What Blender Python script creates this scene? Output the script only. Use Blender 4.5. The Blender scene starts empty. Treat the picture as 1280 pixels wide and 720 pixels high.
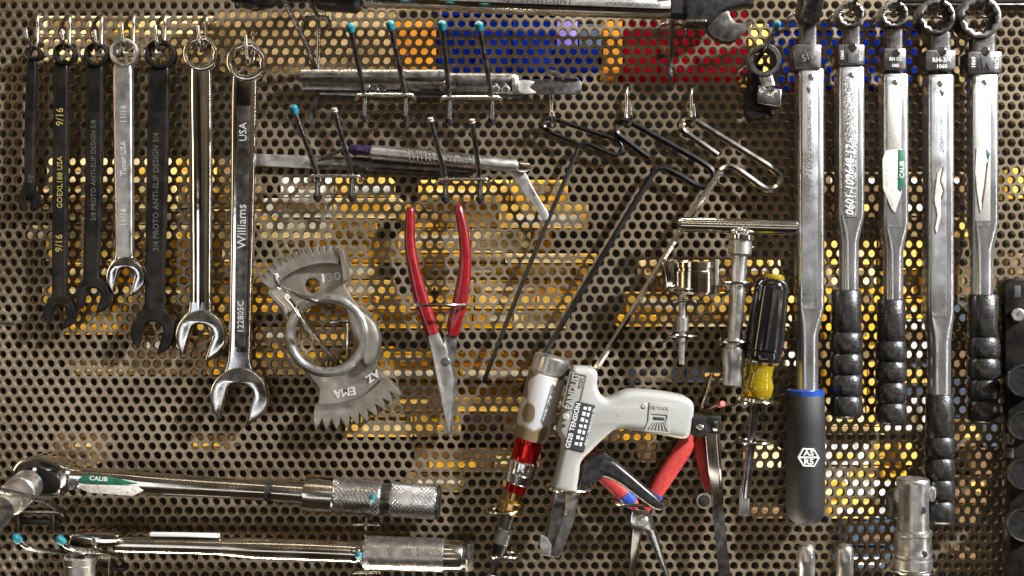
import bpy, bmesh, math, random
from mathutils import Vector, Matrix
R = math.radians
random.seed(7)
scn = bpy.context.scene
col = scn.collection

# ------------------------------------------------------------------ camera, world, lights, exposure
S = 0.00047          # metres per photograph pixel on the face of the board
D = 1350.0           # camera distance in the same pixel unit
Z0 = 1.40            # height of the picture centre above the floor
def P(x, y, d=0.0):  # point that stands d in front of the board
    f = (D - d) / D
    return Vector(((x - 640) * f * S, -d * S, Z0 + (360 - y) * f * S))

cam_d = bpy.data.cameras.new("camera"); cam = bpy.data.objects.new("camera", cam_d); col.objects.link(cam)
cam.location = (0, -D * S, Z0); cam.rotation_euler = (R(90), 0, 0)
cam_d.sensor_width = 36; cam_d.lens = 36 * D / 1280
cam_d.clip_start = 0.01; cam_d.clip_end = 50
cam_d.dof.use_dof = True; cam_d.dof.focus_distance = (D - 18) * S; cam_d.dof.aperture_fstop = 14
scn.camera = cam

w = bpy.data.worlds.new("World"); scn.world = w; w.use_nodes = True
nt = w.node_tree; nt.nodes.clear()
wo = nt.nodes.new("ShaderNodeOutputWorld"); bg = nt.nodes.new("ShaderNodeBackground")
tc = nt.nodes.new("ShaderNodeTexCoord"); sp = nt.nodes.new("ShaderNodeSeparateXYZ"); rp = nt.nodes.new("ShaderNodeValToRGB")
mr = nt.nodes.new("ShaderNodeMapRange"); mr.inputs[1].default_value = -1; mr.inputs[2].default_value = 1
nt.links.new(tc.outputs["Generated"], sp.inputs[0]); nt.links.new(sp.outputs[2], mr.inputs[0]); nt.links.new(mr.outputs[0], rp.inputs[0])
rp.color_ramp.elements[0].position = 0.28; rp.color_ramp.elements[0].color = (0.15, 0.10, 0.055, 1)
rp.color_ramp.elements[1].position = 0.75; rp.color_ramp.elements[1].color = (0.64, 0.50, 0.33, 1)
wn = nt.nodes.new("ShaderNodeTexNoise"); wn.inputs["Scale"].default_value = 2.6; wn.inputs["Detail"].default_value = 3  # invented bright and dark patches all round, for the chrome to mirror
wm = nt.nodes.new("ShaderNodeMapRange"); wm.inputs[1].default_value = 0.38; wm.inputs[2].default_value = 0.66
wm.inputs[3].default_value = 0.12; wm.inputs[4].default_value = 2.2
wx = nt.nodes.new("ShaderNodeVectorMath"); wx.operation = 'SCALE'
nt.links.new(tc.outputs["Generated"], wn.inputs["Vector"]); nt.links.new(wn.outputs[0], wm.inputs[0])
nt.links.new(rp.outputs[0], wx.inputs[0]); nt.links.new(wm.outputs[0], wx.inputs["Scale"])
nt.links.new(wx.outputs[0], bg.inputs[0]); bg.inputs[1].default_value = 0.17
nt.links.new(bg.outputs[0], wo.inputs[0])

def area(name, loc, target, power, color, sx, sy=None):
    l = bpy.data.lights.new(name, 'AREA'); l.energy = power; l.color = color
    l.shape = 'RECTANGLE'; l.size = sx; l.size_y = sy or sx
    o = bpy.data.objects.new(name, l); col.objects.link(o); o.location = loc
    o.rotation_euler = (Vector(target) - Vector(loc)).to_track_quat('-Z', 'Y').to_euler()
    return o
area("key_lamp", (1.45, -0.96, Z0 + 1.05), (0.05, 0, Z0), 122, (0.94, 0.96, 1.0), 0.09, 0.13)
area("edge_strip_right", (1.5, -0.75, Z0 + 0.1), (0.05, 0, Z0), 3.4, (1.0, 0.97, 0.96), 0.04, 1.1)  # added upright strip that draws highlights on the tools' right edges
area("left_lamp", (-1.3, -0.9, Z0 + 0.35), (-0.05, 0, Z0), 2.2, (1.0, 0.74, 0.45), 0.14, 0.8)
area("reflect_strip_top", (-0.1, -1.0, Z0 + 1.5), (0, 0, Z0), 1.8, (1.0, 0.82, 0.58), 1.2, 0.06)  # added overhead strip for the chrome to reflect, no known fixture
area("reflect_strip_front", (0.3, -2.6, Z0 + 1.1), (0, 0, Z0), 2.0, (1.0, 0.90, 0.76), 1.4, 0.05)  # added strip above and behind the camera, mirrored in the metal
area("reflect_panel_left", (-1.25, -2.6, Z0 - 0.15), (0, 0, Z0), 2.8, (0.92, 0.96, 1.0), 0.5, 0.8)  # added panel behind the camera, brightens flat chrome at left; no known window
area("reflect_panel_low", (-0.1, -2.4, Z0 - 0.66), (0, 0, Z0), 3.2, (1.0, 0.95, 0.88), 2.2, 0.24)  # added low panel mirrored by the ratchets and lower pliers; no known window
area("back_lamp", (0.0, 0.05, Z0 + 0.50), (0, 0.16, Z0 + 0.05), 10, (1.0, 0.88, 0.70), 1.0, 0.04)
area("back_fill_low", (0.0, 0.04, Z0 - 0.50), (0, 0.16, Z0 - 0.02), 9, (1.0, 0.87, 0.67), 1.0, 0.04)  # added fill that brightens the lower stores behind the board

vs = scn.view_settings
vs.view_transform = 'Standard'; vs.look = 'None'; vs.exposure = 0.0; vs.gamma = 1.0; vs.use_curve_mapping = False
scn.cycles.max_bounces = 6; scn.cycles.glossy_bounces = 4; scn.cycles.diffuse_bounces = 3
scn.cycles.caustics_reflective = False; scn.cycles.caustics_refractive = False
scn.cycles.sample_clamp_indirect = 6
scn.cycles.use_denoising = True

# ------------------------------------------------------------------ materials
MATS = {}
def mat(name, base, rough=0.4, metal=0.0, base2=None, nscale=400, bump=0.0, bscale=None, rough_var=0.0,
        coat=0.0, lo=0.4, hi=0.6, stretch=None, trans=0.0, detail=4, edge=None, spec=None):
    m = bpy.data.materials.new(name); m.use_nodes = True
    n = m.node_tree.nodes; L = m.node_tree.links; b = n["Principled BSDF"]
    b.inputs["Metallic"].default_value = metal; b.inputs["Roughness"].default_value = rough
    b.inputs["Base Color"].default_value = (*base, 1)
    if coat: b.inputs["Coat Weight"].default_value = coat; b.inputs["Coat Roughness"].default_value = 0.12
    if trans: b.inputs["Transmission Weight"].default_value = trans
    if spec is not None: b.inputs["Specular IOR Level"].default_value = spec
    t = n.new("ShaderNodeTexCoord"); mp = n.new("ShaderNodeMapping"); L.new(t.outputs["Object"], mp.inputs[0])
    if stretch: mp.inputs["Scale"].default_value = stretch
    nz = n.new("ShaderNodeTexNoise"); nz.inputs["Scale"].default_value = nscale; nz.inputs["Detail"].default_value = detail
    L.new(mp.outputs[0], nz.inputs["Vector"])
    if base2:
        r = n.new("ShaderNodeValToRGB"); r.color_ramp.elements[0].position = lo; r.color_ramp.elements[1].position = hi
        r.color_ramp.elements[0].color = (*base, 1); r.color_ramp.elements[1].color = (*base2, 1)
        L.new(nz.outputs[0], r.inputs[0]); L.new(r.outputs[0], b.inputs["Base Color"])
    if rough_var:
        q = n.new("ShaderNodeMapRange"); q.inputs[1].default_value = 0.3; q.inputs[2].default_value = 0.7
        q.inputs[3].default_value = max(0.03, rough - rough_var); q.inputs[4].default_value = rough + rough_var
        nz2 = n.new("ShaderNodeTexNoise"); nz2.inputs["Scale"].default_value = nscale * 0.6; nz2.inputs["Detail"].default_value = 5
        L.new(t.outputs["Object"], nz2.inputs["Vector"]); L.new(nz2.outputs[0], q.inputs[0]); L.new(q.outputs[0], b.inputs["Roughness"])
    if bump:
        nb = n.new("ShaderNodeTexNoise"); nb.inputs["Scale"].default_value = bscale or nscale; nb.inputs["Detail"].default_value = 3
        L.new(mp.outputs[0], nb.inputs["Vector"])
        bp = n.new("ShaderNodeBump"); bp.inputs["Strength"].default_value = bump; bp.inputs["Distance"].default_value = 0.0004
        L.new(nb.outputs[0], bp.inputs["Height"]); L.new(bp.outputs[0], b.inputs["Normal"])
    MATS[name] = m
    return m
bd = mat("board", (0.135, 0.098, 0.054), 0.33, 0.6, (0.36, 0.295, 0.208), nscale=13, rough_var=0.14, bump=0.16, bscale=700, lo=0.3, hi=0.7, detail=7)
_n, _l = bd.node_tree.nodes, bd.node_tree.links          # rust specks and rubbed spots over the sheet
_b = _n["Principled BSDF"]; _src = _b.inputs["Base Color"].links[0].from_socket
_t = _n.new("ShaderNodeTexCoord"); _a = _n.new("ShaderNodeTexNoise"); _a.inputs["Scale"].default_value = 160; _a.inputs["Detail"].default_value = 6
_r = _n.new("ShaderNodeValToRGB"); _r.color_ramp.elements[0].position = 0.60; _r.color_ramp.elements[1].position = 0.70
_r.color_ramp.elements[0].color = (0, 0, 0, 1); _r.color_ramp.elements[1].color = (0.42, 0.42, 0.42, 1)
_m = _n.new("ShaderNodeMix"); _m.data_type = 'RGBA'; _m.inputs[7].default_value = (0.085, 0.042, 0.018, 1)
_l.new(_t.outputs["Object"], _a.inputs["Vector"]); _l.new(_a.outputs[0], _r.inputs[0]); _l.new(_r.outputs[0], _m.inputs[0])
_l.new(_src, _m.inputs[6]); _l.new(_m.outputs[2], _b.inputs["Base Color"])
mat("chrome", (0.80, 0.79, 0.77), 0.09, 1.0, (0.66, 0.64, 0.61), nscale=90, rough_var=0.05, bump=0.35, bscale=45)
mat("polished", (0.72, 0.73, 0.75), 0.17, 1.0, (0.55, 0.56, 0.58), nscale=160, rough_var=0.08, bump=0.06, bscale=500)
mat("satin", (0.62, 0.61, 0.58), 0.34, 0.95, (0.50, 0.48, 0.45), nscale=220, rough_var=0.10, bump=0.12, bscale=1500)
mat("silver_tube", (0.60, 0.60, 0.60), 0.24, 0.88, (0.45, 0.45, 0.44), nscale=60, rough_var=0.08, bump=0.10, bscale=900, stretch=(3, 3, 0.35))
mat("brushed_face", (0.55, 0.56, 0.58), 0.30, 0.9, (0.46, 0.46, 0.45), nscale=120, rough_var=0.1, bump=0.25, bscale=800, stretch=(3, 3, 0.12), lo=0.35, hi=0.75, detail=7)
mat("nickel", (0.76, 0.73, 0.68), 0.16, 1.0, (0.62, 0.58, 0.52), nscale=70, rough_var=0.06, bump=0.10, bscale=60)
mat("bare_end", (0.72, 0.60, 0.53), 0.5, 0.3)
mat("wire", (0.74, 0.72, 0.68), 0.20, 1.0, (0.50, 0.47, 0.42), nscale=300, rough_var=0.08)
mat("dark_wire", (0.27, 0.26, 0.245), 0.26, 1.0, (0.33, 0.32, 0.30), nscale=300, rough_var=0.08)
mat("key_black", (0.012, 0.011, 0.011), 0.26, 0.3, (0.022, 0.02, 0.019), nscale=300, spec=0.35)
mat("black_oxide", (0.010, 0.009, 0.008), 0.30, 0.2, (0.022, 0.019, 0.016), nscale=120, rough_var=0.12, bump=0.10, bscale=1200, spec=0.14)
mat("dark_steel", (0.085, 0.08, 0.075), 0.34, 0.9, (0.17, 0.16, 0.15), nscale=260, rough_var=0.12, bump=0.15, bscale=1200)
mat("gun_metal", (0.19, 0.185, 0.175), 0.32, 0.9, (0.31, 0.30, 0.28), nscale=300, rough_var=0.1, bump=0.15, bscale=1200)
mat("cast", (0.36, 0.325, 0.275), 0.33, 0.9, (0.44, 0.405, 0.35), nscale=160, rough_var=0.08, bump=0.14, bscale=1600)
mat("bronze_chrome", (0.42, 0.34, 0.27), 0.16, 1.0, (0.60, 0.52, 0.44), nscale=120, rough_var=0.06)
mat("red_dip", (0.16, 0.004, 0.008), 0.22, 0.0, (0.22, 0.007, 0.011), nscale=250, bump=0.15, bscale=500, coat=0.5)
mat("red_foam", (0.42, 0.028, 0.024), 0.55, 0.0, (0.52, 0.05, 0.04), nscale=900, bump=0.30, bscale=1800)
mat("red_metal", (0.55, 0.015, 0.015), 0.14, 0.85, (0.40, 0.01, 0.01), nscale=150)
mat("blue_plastic", (0.02, 0.06, 0.32), 0.35, 0.0, (0.03, 0.09, 0.42), nscale=400)
mat("blue_band", (0.01, 0.05, 0.30), 0.35)
mat("brass", (0.62, 0.42, 0.16), 0.24, 1.0, (0.45, 0.30, 0.12), nscale=300, rough_var=0.08)
mat("blue_tip", (0.006, 0.115, 0.15), 0.42, 0.0, (0.012, 0.18, 0.22), nscale=600, bump=0.25, bscale=700)
mat("rubber", (0.012, 0.012, 0.012), 0.30, 0.0, (0.028, 0.027, 0.026), nscale=500, bump=0.6, bscale=900, coat=0.25, rough_var=0.1)
mat("matte_rubber", (0.012, 0.012, 0.012), 0.55, 0.0, (0.020, 0.020, 0.020), nscale=900, bump=0.5, bscale=3000)
mat("gloss_black", (0.008, 0.008, 0.009), 0.10, 0.0, coat=0.6)
mat("black_plastic", (0.009, 0.009, 0.009), 0.30, 0.0, (0.025, 0.025, 0.024), nscale=300, bump=0.1, bscale=700)
mat("gun_grey", (0.35, 0.345, 0.315), 0.38, 0.0, (0.20, 0.18, 0.14), nscale=240, bump=0.08, bscale=1200, rough_var=0.1, lo=0.62, hi=0.80, detail=6)
mat("gun_mark", (0.20, 0.185, 0.145), 0.5)
mat("yellow_plastic", (0.72, 0.50, 0.01), 0.16, 0.0, (0.80, 0.60, 0.03), nscale=300, trans=0.7, coat=0.4)
mat("knurl_steel", (0.66, 0.65, 0.63), 0.26, 0.95, (0.50, 0.48, 0.45), nscale=300, rough_var=0.08)
mat("gold_paint", (0.66, 0.66, 0.66), 0.38, 0.3, (0.24, 0.18, 0.09), nscale=38, bump=0.35, bscale=1600, lo=0.50, hi=0.52, detail=1.5)
mat("label_white", (0.66, 0.63, 0.54), 0.6, 0.0, (0.30, 0.25, 0.17), nscale=420, bump=0.9, bscale=500, lo=0.5, hi=0.8)
mat("label_green", (0.006, 0.09, 0.045), 0.5, 0.0, (0.01, 0.14, 0.07), nscale=300)
mat("paper", (0.75, 0.74, 0.70), 0.6)
mat("ink", (0.03, 0.03, 0.035), 0.6)
mat("white_ink", (0.75, 0.75, 0.72), 0.5)
mat("gold_ink", (0.42, 0.31, 0.08), 0.4, 0.0, (0.16, 0.12, 0.04), nscale=900, lo=0.45, hi=0.7)
mat("etched", (0.16, 0.15, 0.13), 0.45, 0.7)
mat("pale_stamp", (0.74, 0.73, 0.70), 0.4, 0.55)
mat("engraved_panel", (0.10, 0.095, 0.09), 0.45, 0.8, (0.62, 0.60, 0.56), nscale=1300, lo=0.48, hi=0.60, bump=0.4, bscale=1500)
mat("worn_panel", (0.58, 0.56, 0.50), 0.42, 0.8, (0.30, 0.28, 0.24), nscale=900, lo=0.55, hi=0.75, bump=0.3, bscale=1500)
mat("purple_ink", (0.05, 0.03, 0.11), 0.4, 0.2, (0.015, 0.012, 0.02), nscale=400)
mat("bin_yellow", (0.82, 0.54, 0.12), 0.6, 0.0, (0.231, 0.147, 0.035), nscale=46, lo=0.36, hi=0.66, detail=4, spec=0.0)
mat("bin_amber", (0.80, 0.45, 0.04), 0.5, 0.0, (0.175, 0.095, 0.010), nscale=46, lo=0.36, hi=0.66, detail=4, spec=0.0)
mat("bin_cream", (0.80, 0.66, 0.36), 0.6, 0.0, (0.210, 0.158, 0.070), nscale=46, lo=0.36, hi=0.66, detail=4, spec=0.0)
mat("bin_white", (0.66, 0.66, 0.62), 0.5, 0.0, (0.175, 0.182, 0.182), nscale=46, lo=0.36, hi=0.66, detail=4, spec=0.0)
mat("bin_tan", (0.24, 0.17, 0.08), 0.6, 0.0, (0.077, 0.052, 0.025), nscale=46, lo=0.36, hi=0.66, detail=4, spec=0.0)
mat("bin_brown", (0.16, 0.10, 0.05), 0.6, 0.0, (0.08, 0.05, 0.03), nscale=40, spec=0.0)
mat("bin_blue", (0.0008, 0.004, 0.055), 0.6, 0.0, (0.002, 0.009, 0.10), nscale=30, spec=0.0)
mat("bin_violet", (0.06, 0.05, 0.26), 0.5, 0.0, (0.18, 0.14, 0.34), nscale=60, spec=0.0)
mat("bin_slate", (0.05, 0.07, 0.10), 0.5, 0.0, (0.03, 0.04, 0.06), nscale=60, spec=0.0)
mat("bin_red", (0.085, 0.001, 0.004), 0.6, 0.0, (0.055, 0.001, 0.003), nscale=30, spec=0.0)
mat("bin_orange", (0.36, 0.14, 0.015), 0.5, 0.0, (0.158, 0.056, 0.007), nscale=46, lo=0.36, hi=0.66, detail=4, spec=0.0)
mat("back_dark", (0.004, 0.0035, 0.003), 0.9, spec=0.0)

# ------------------------------------------------------------------ helpers
class Thing:
    def __init__(s, name, label, cat, at=(640, 360, 0), group=None):
        s.o = bpy.data.objects.new(name, None); col.objects.link(s.o)
        s.o.empty_display_size = 0.01
        s.o.location = P(*at); s.org = s.o.location.copy()
        s.o["label"] = label; s.o["category"] = cat
        if group: s.o["group"] = group
def link(name, verts, faces, m, parent, angle=35, label=None):
    """verts are world points; parent is a Thing or a part object of one"""
    if isinstance(parent, Thing): org, po = parent.org, parent.o
    else: org, po = Vector(parent["_org"]), parent
    me = bpy.data.meshes.new(name)
    me.from_pydata([tuple(v - org) for v in verts], [], faces)
    me.materials.append(MATS[m]); me.update()
    bm = bmesh.new(); bm.from_mesh(me); bmesh.ops.recalc_face_normals(bm, faces=bm.faces); bm.to_mesh(me); bm.free()
    me.shade_smooth(); me.set_sharp_from_angle(angle=R(angle))
    o = bpy.data.objects.new(name, me); col.objects.link(o); o.parent = po
    o["_org"] = tuple(org)
    if label: o["label"] = label
    return o
def circ(cx, cy, r, n=32, a0=0.0):
    return [(cx + r * math.cos(a0 + 2 * math.pi * i / n), cy + r * math.sin(a0 + 2 * math.pi * i / n)) for i in range(n)]
def arc(cx, cy, r, a0, a1, n):
    return [(cx + r * math.cos(R(a0 + (a1 - a0) * i / n)), cy + r * math.sin(R(a0 + (a1 - a0) * i / n))) for i in range(n + 1)]
def spl(pts, n=5, closed=False):
    out = []; N = len(pts)
    pv = [Vector(p) for p in pts]
    for i in range(N if closed else N - 1):
        if closed: a, b, c, e = pv[i - 1], pv[i], pv[(i + 1) % N], pv[(i + 2) % N]
        else: a, b, c, e = pv[max(i - 1, 0)], pv[i], pv[i + 1], pv[min(i + 2, N - 1)]
        for k in range(n):
            t = k / n
            out.append(tuple(0.5 * ((2 * b) + (c - a) * t + (2 * a - 5 * b + 4 * c - e) * t * t + (3 * b - a - 3 * c + e) * t ** 3)))
    if not closed: out.append(tuple(pv[-1]))
    return out
def curve_mesh(cu):
    o = bpy.data.objects.new("tmp", cu); col.objects.link(o)
    me = bpy.data.meshes.new_from_object(o)
    bpy.data.objects.remove(o); bpy.data.curves.remove(cu)
    v = [x.co.copy() for x in me.vertices]; f = [tuple(p.vertices) for p in me.polygons]
    bpy.data.meshes.remove(me)
    return v, f
def plate(name, outlines, d0, d1, m, parent, bevel=1.0, angle=30, label=None):
    """flat piece with outlines in board pixels, from d0 to d1 in front of the board"""
    f = (D - d1) / D
    cu = bpy.data.curves.new("tmp", 'CURVE'); cu.dimensions = '2D'; cu.fill_mode = 'BOTH'
    for k, ol in enumerate(outlines):
        s = cu.splines.new('POLY'); s.points.add(len(ol) - 1); s.use_cyclic_u = True
        for p, q in zip(s.points, ol): p.co = ((q[0] - 640) * f, (360 - q[1]) * f, 0, 1)
    h = (d1 - d0) / 2; bv = min(bevel, h * 0.9)
    cu.extrude = max(h - bv, 0.01); cu.bevel_depth = bv; cu.bevel_resolution = 1 if bv > 0 else 0; cu.offset = -bv
    v, fc = curve_mesh(cu); dm = (d0 + d1) / 2
    # weld rims
    vs_ = [Vector((p.x * S, (-dm - p.z) * S, Z0 + p.y * S)) for p in v]
    bm = bmesh.new()
    bv_ = [bm.verts.new(p) for p in vs_]
    for q in fc:
        try: bm.faces.new([bv_[i] for i in q])
        except ValueError: pass
    bmesh.ops.remove_doubles(bm, verts=bm.verts, dist=0.02 * S)
    bm.verts.index_update()
    V = [p.co.copy() for p in bm.verts]; F = [tuple(x.index for x in q.verts) for q in bm.faces]; bm.free()
    return link(name, V, F, m, parent, angle, label)
def rect(x0, y0, x1, y1, r=0.0, n=4):
    if r <= 0: return [(x0, y0), (x1, y0), (x1, y1), (x0, y1)]
    o = []
    for cx, cy, a in ((x1 - r, y0 + r, -90), (x1 - r, y1 - r, 0), (x0 + r, y1 - r, 90), (x0 + r, y0 + r, 180)):
        o += arc(cx, cy, r, a, a + 90, n)
    return o
def rot(pts, cx, cy, deg):
    c, s = math.cos(R(deg)), math.sin(R(deg))
    return [(cx + (x - cx) * c - (y - cy) * s, cy + (x - cx) * s + (y - cy) * c) for x, y in pts]
def rings_to_mesh(rings, closed_path=False, cap=True):
    V = []; F = []; n = len(rings[0])
    for r in rings: V += r
    m = len(rings)
    for i in range(m if closed_path else m - 1):
        a, b = i * n, ((i + 1) % m) * n
        for k in range(n):
            k2 = (k + 1) % n
            F.append((a + k, a + k2, b + k2, b + k))
    if cap and not closed_path:
        F.append(tuple(range(n))[::-1]); F.append(tuple(range((m - 1) * n, m * n)))
    return V, F
def tube(name, pts, r, m, parent, seg=10, smooth=4, closed=False, angle=40, label=None, a0=0.0):
    """round rod through px points (x, y, d); r is a number or one per point"""
    if smooth and len(pts) > 2:
        rr = r if isinstance(r, (list, tuple)) else [r] * len(pts)
        q = spl([(p[0], p[1], p[2]) for p in pts], smooth, closed)
        q2 = spl([(x, 0, 0) for x in rr], smooth, closed)
        pts = q; rad = [x[0] for x in q2]
    else:
        rad = r if isinstance(r, (list, tuple)) else [r] * len(pts)
    W = [P(*p) for p in pts]; N = len(W)
    rings = []; up = None
    for i in range(N):
        if closed: t = W[(i + 1) % N] - W[i - 1]
        else: t = W[min(i + 1, N - 1)] - W[max(i - 1, 0)]
        t.normalize()
        if up is None:
            up = Vector((0, -1, 0)) if abs(t.y) < 0.8 else Vector((1, 0, 0))
        up = (up - t * up.dot(t)).normalized(); sd = t.cross(up)
        rings.append([W[i] + (up * math.cos(a0 + 2 * math.pi * k / seg) + sd * math.sin(a0 + 2 * math.pi * k / seg)) * rad[i] * S for k in range(seg)])
    V, F = rings_to_mesh(rings, closed)
    return link(name, V, F, m, parent, angle, label)
def bar(name, pts, m, parent, n=28, power=4.0, smooth=0, angle=40, label=None):
    """bar along px points (x, y, d, half_width, half_depth) with a rounded-box cross section facing the viewer"""
    if smooth: pts = spl(pts_pad(pts), smooth)
    W = [P(p[0], p[1], p[2]) for p in pts]; N = len(W); rings = []
    for i in range(N):
        t = (W[min(i + 1, N - 1)] - W[max(i - 1, 0)]).normalized()
        up = Vector((0, -1, 0)); up = (up - t * up.dot(t)).normalized(); sd = t.cross(up)
        hw, hd = pts[i][3], pts[i][4]; pw = pts[i][5] if len(pts[i]) > 5 else power
        ring = []
        for k in range(n):
            a = 2 * math.pi * k / n; c, s = math.cos(a), math.sin(a)
            ring.append(W[i] + sd * math.copysign(abs(c) ** (2 / pw), c) * hw * S + up * math.copysign(abs(s) ** (2 / pw), s) * hd * S)
        rings.append(ring)
    V, F = rings_to_mesh(rings)
    return link(name, V, F, m, parent, angle, label)
def pts_pad(pts): return pts
class VecN(list): pass
def splN(pts, n=4):
    out = []; N = len(pts); K = len(pts[0])
    for i in range(N - 1):
        a, b, c, e = pts[max(i - 1, 0)], pts[i], pts[i + 1], pts[min(i + 2, N - 1)]
        for k in range(n):
            t = k / n
            out.append(tuple(0.5 * (2 * b[j] + (c[j] - a[j]) * t + (2 * a[j] - 5 * b[j] + 4 * c[j] - e[j]) * t * t + (3 * b[j] - a[j] - 3 * c[j] + e[j]) * t ** 3) for j in range(K)))
    out.append(tuple(pts[-1]))
    return out
def axis_frame(A, B):
    a, b = P(*A), P(*B); t = (b - a); ln = t.length / S; t.normalize()
    up = Vector((0, -1, 0)) if abs(t.y) < 0.9 else Vector((0, 0, 1))
    up = (up - t * up.dot(t)).normalized(); sd = t.cross(up)
    return a, t, up, sd, ln
def lathe(name, A, B, prof, m, parent, seg=32, angle=35, label=None, hollow=False):
    """turned piece: prof = [(fraction 0..1 of A-B, radius px)]"""
    a, t, up, sd, ln = axis_frame(A, B); rings = []
    for u, r in prof:
        c = a + t * u * ln * S
        rings.append([c + (up * math.cos(2 * math.pi * k / seg) + sd * math.sin(2 * math.pi * k / seg)) * max(r, 0.05) * S for k in range(seg)])
    V, F = rings_to_mesh(rings, hollow)
    return link(name, V, F, m, parent, angle, label)
def knurl(name, A, B, r, m, parent, nd=30, pitch=4.0, amp=0.7, r2=None, label=None, straight=False):
    a, t, up, sd, ln = axis_frame(A, B); seg = nd * 4; nr = max(8, int(ln / pitch * 4)); rings = []
    r2 = r2 or r
    for i in range(nr + 1):
        u = i / nr; c = a + t * u * ln * S; ring = []
        e = 1.0 if 1 < i < nr - 1 else 0.0
        for k in range(seg):
            th = 2 * math.pi * k / seg
            x1 = nd * th / (2 * math.pi) + u * ln / pitch; x2 = nd * th / (2 * math.pi) - u * ln / pitch
            if straight: h = abs((x1 + x2) * 0.5 % 1 - 0.5) * 2
            else: h = min(abs(x1 % 1 - 0.5), abs(x2 % 1 - 0.5)) * 2
            rad = (r + (r2 - r) * u) + e * amp * (h * 1.6 - 0.8) - (1 - e) * amp
            ring.append(c + (up * math.cos(th) + sd * math.sin(th)) * rad * S)
        rings.append(ring)
    V, F = rings_to_mesh(rings)
    return link(name, V, F, m, parent, 50, label)
def text(name, body, x, y, d, size, deg, m, parent, depth=0.6, sx=1.0, bold=0.0, shear=0.0):
    """lettering centred on px (x, y), turned deg counter-clockwise, standing on the surface at depth d"""
    cu = bpy.data.curves.new("tmp", 'FONT'); cu.body = body; cu.size = size; cu.align_x = 'CENTER'; cu.align_y = 'CENTER'
    cu.extrude = depth / 2; cu.resolution_u = 2; cu.offset = bold; cu.shear = shear
    v, f = curve_mesh(cu)
    c, s = math.cos(R(deg)), math.sin(R(deg)); k = (D - d) / D
    o = P(x, y, d)
    V = [o + Vector(((p.x * sx * c - p.y * s) * S * k, -p.z * S, (p.x * sx * s + p.y * c) * S * k)) for p in v]
    return link(name, V, f, m, parent, 30)
def ring_h(name, cx, y, d, rx, m, parent, r=1.6, rd=None, seg=28, tilt=0.0):
    """wire ring lying flat (its axis upright), as it projects from px (cx, y) at depth d"""
    c = P(cx, y, d); pts = []; rd = rd or rx
    rings = []; n = seg
    for i in range(n):
        a = 2 * math.pi * i / n
        p = c + Vector((math.cos(a) * rx * S, math.sin(a) * rd * S, math.cos(a) * tilt * S))
        rad = Vector((math.cos(a), math.sin(a), 0)); up = Vector((0, 0, 1))
        rings.append([p + (rad * math.cos(2 * math.pi * k / 8) + up * math.sin(2 * math.pi * k / 8)) * r * S for k in range(8)])
    V, F = rings_to_mesh(rings, True)
    return link(name, V, F, m, parent)

# ------------------------------------------------------------------ the perforated board
PX, PY, TH, HR = 13.35, 11.50, 6.5, 4.75
def build_board():
    x0, y0 = 16.0 - 6 * PX, 6.2 - 6 * PY
    nx, ny = 108, 76; K = 16
    bm = bmesh.new()
    # every cell is the hexagon of one hole: hexagon -> hole rim -> back rim
    lay = []
    vcache = {}
    def vert(x, y, d):
        k = (round(x * 8), round(y * 8), round(d * 8))
        if k not in vcache:
            vcache[k] = bm.verts.new(Vector(((x - 640) * S, -d * S, Z0 + (360 - y) * S)))
        return vcache[k]
    hx = []
    for i in range(6):
        a = R(30 + 60 * i); hx.append((PX / math.sqrt(3) * math.cos(a), PY / 0.866 / math.sqrt(3) * math.sin(a)))
    hexp = []                       # K outer points walking the hexagon
    for k in range(K):
        a = 2 * math.pi * k / K
        best = 1e9
        for i in range(6):          # distance to hexagon side along this direction
            na = R(60 * i); c = math.cos(a - na)
            if c > 1e-6: best = min(best, PX / 2 / c)
        hexp.append((best * math.cos(a), best * math.sin(a)))
    # use hexagon corners explicitly so neighbours share edges: 12 outer points (corners + mid-sides)
    outer = []
    for i in range(6):
        outer.append(hx[i]); nxt = hx[(i + 1) % 6]
        outer.append(((hx[i][0] + nxt[0]) / 2, (hx[i][1] + nxt[1]) / 2))
    K = 24
    rim = [(math.cos(R(30 + 15 * k)), math.sin(R(30 + 15 * k))) for k in range(K)]
    for j in range(ny):
        for i in range(nx):
            cx = x0 + i * PX + (PX / 2 if j % 2 else 0); cy = y0 + j * PY
            ov = [vert(cx + p[0], cy + p[1], 0) for p in outer]
            ja, jb = random.uniform(-0.12, 0.12), random.uniform(-0.12, 0.12)
            r0 = [bm.verts.new(Vector(((cx + ja + p[0] * (HR + 0.6) - 640) * S, 0, Z0 + (360 - cy - jb - p[1] * (HR + 0.6)) * S))) for p in rim]
            r1 = [bm.verts.new(Vector(((cx + ja + p[0] * HR - 640) * S, 0.8 * S, Z0 + (360 - cy - jb - p[1] * HR) * S))) for p in rim]
            r2 = [bm.verts.new(Vector(((cx + ja + p[0] * HR - 640) * S, TH * S, Z0 + (360 - cy - jb - p[1] * HR) * S))) for p in rim]
            for k in range(12):
                a, b = ov[k], ov[(k + 1) % 12]; m0, m1, m2 = r0[2 * k], r0[(2 * k + 1) % K], r0[(2 * k + 2) % K]
                bm.faces.new((a, b, m2, m1, m0))
            for k in range(K):
                k2 = (k + 1) % K
                bm.faces.new((r0[k], r0[k2], r1[k2], r1[k])); bm.faces.new((r1[k], r1[k2], r2[k2], r2[k]))
    me = bpy.data.meshes.new("perforated_board"); bmesh.ops.recalc_face_normals(bm, faces=bm.faces); bm.to_mesh(me); bm.free()
    me.materials.append(MATS["board"]); me.shade_smooth(); me.set_sharp_from_angle(angle=R(40))
    o = bpy.data.objects.new("perforated_board", me); col.objects.link(o)
    o["kind"] = "structure"; o["label"] = "grey-brown steel board punched all over with staggered round holes"
build_board()

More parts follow.
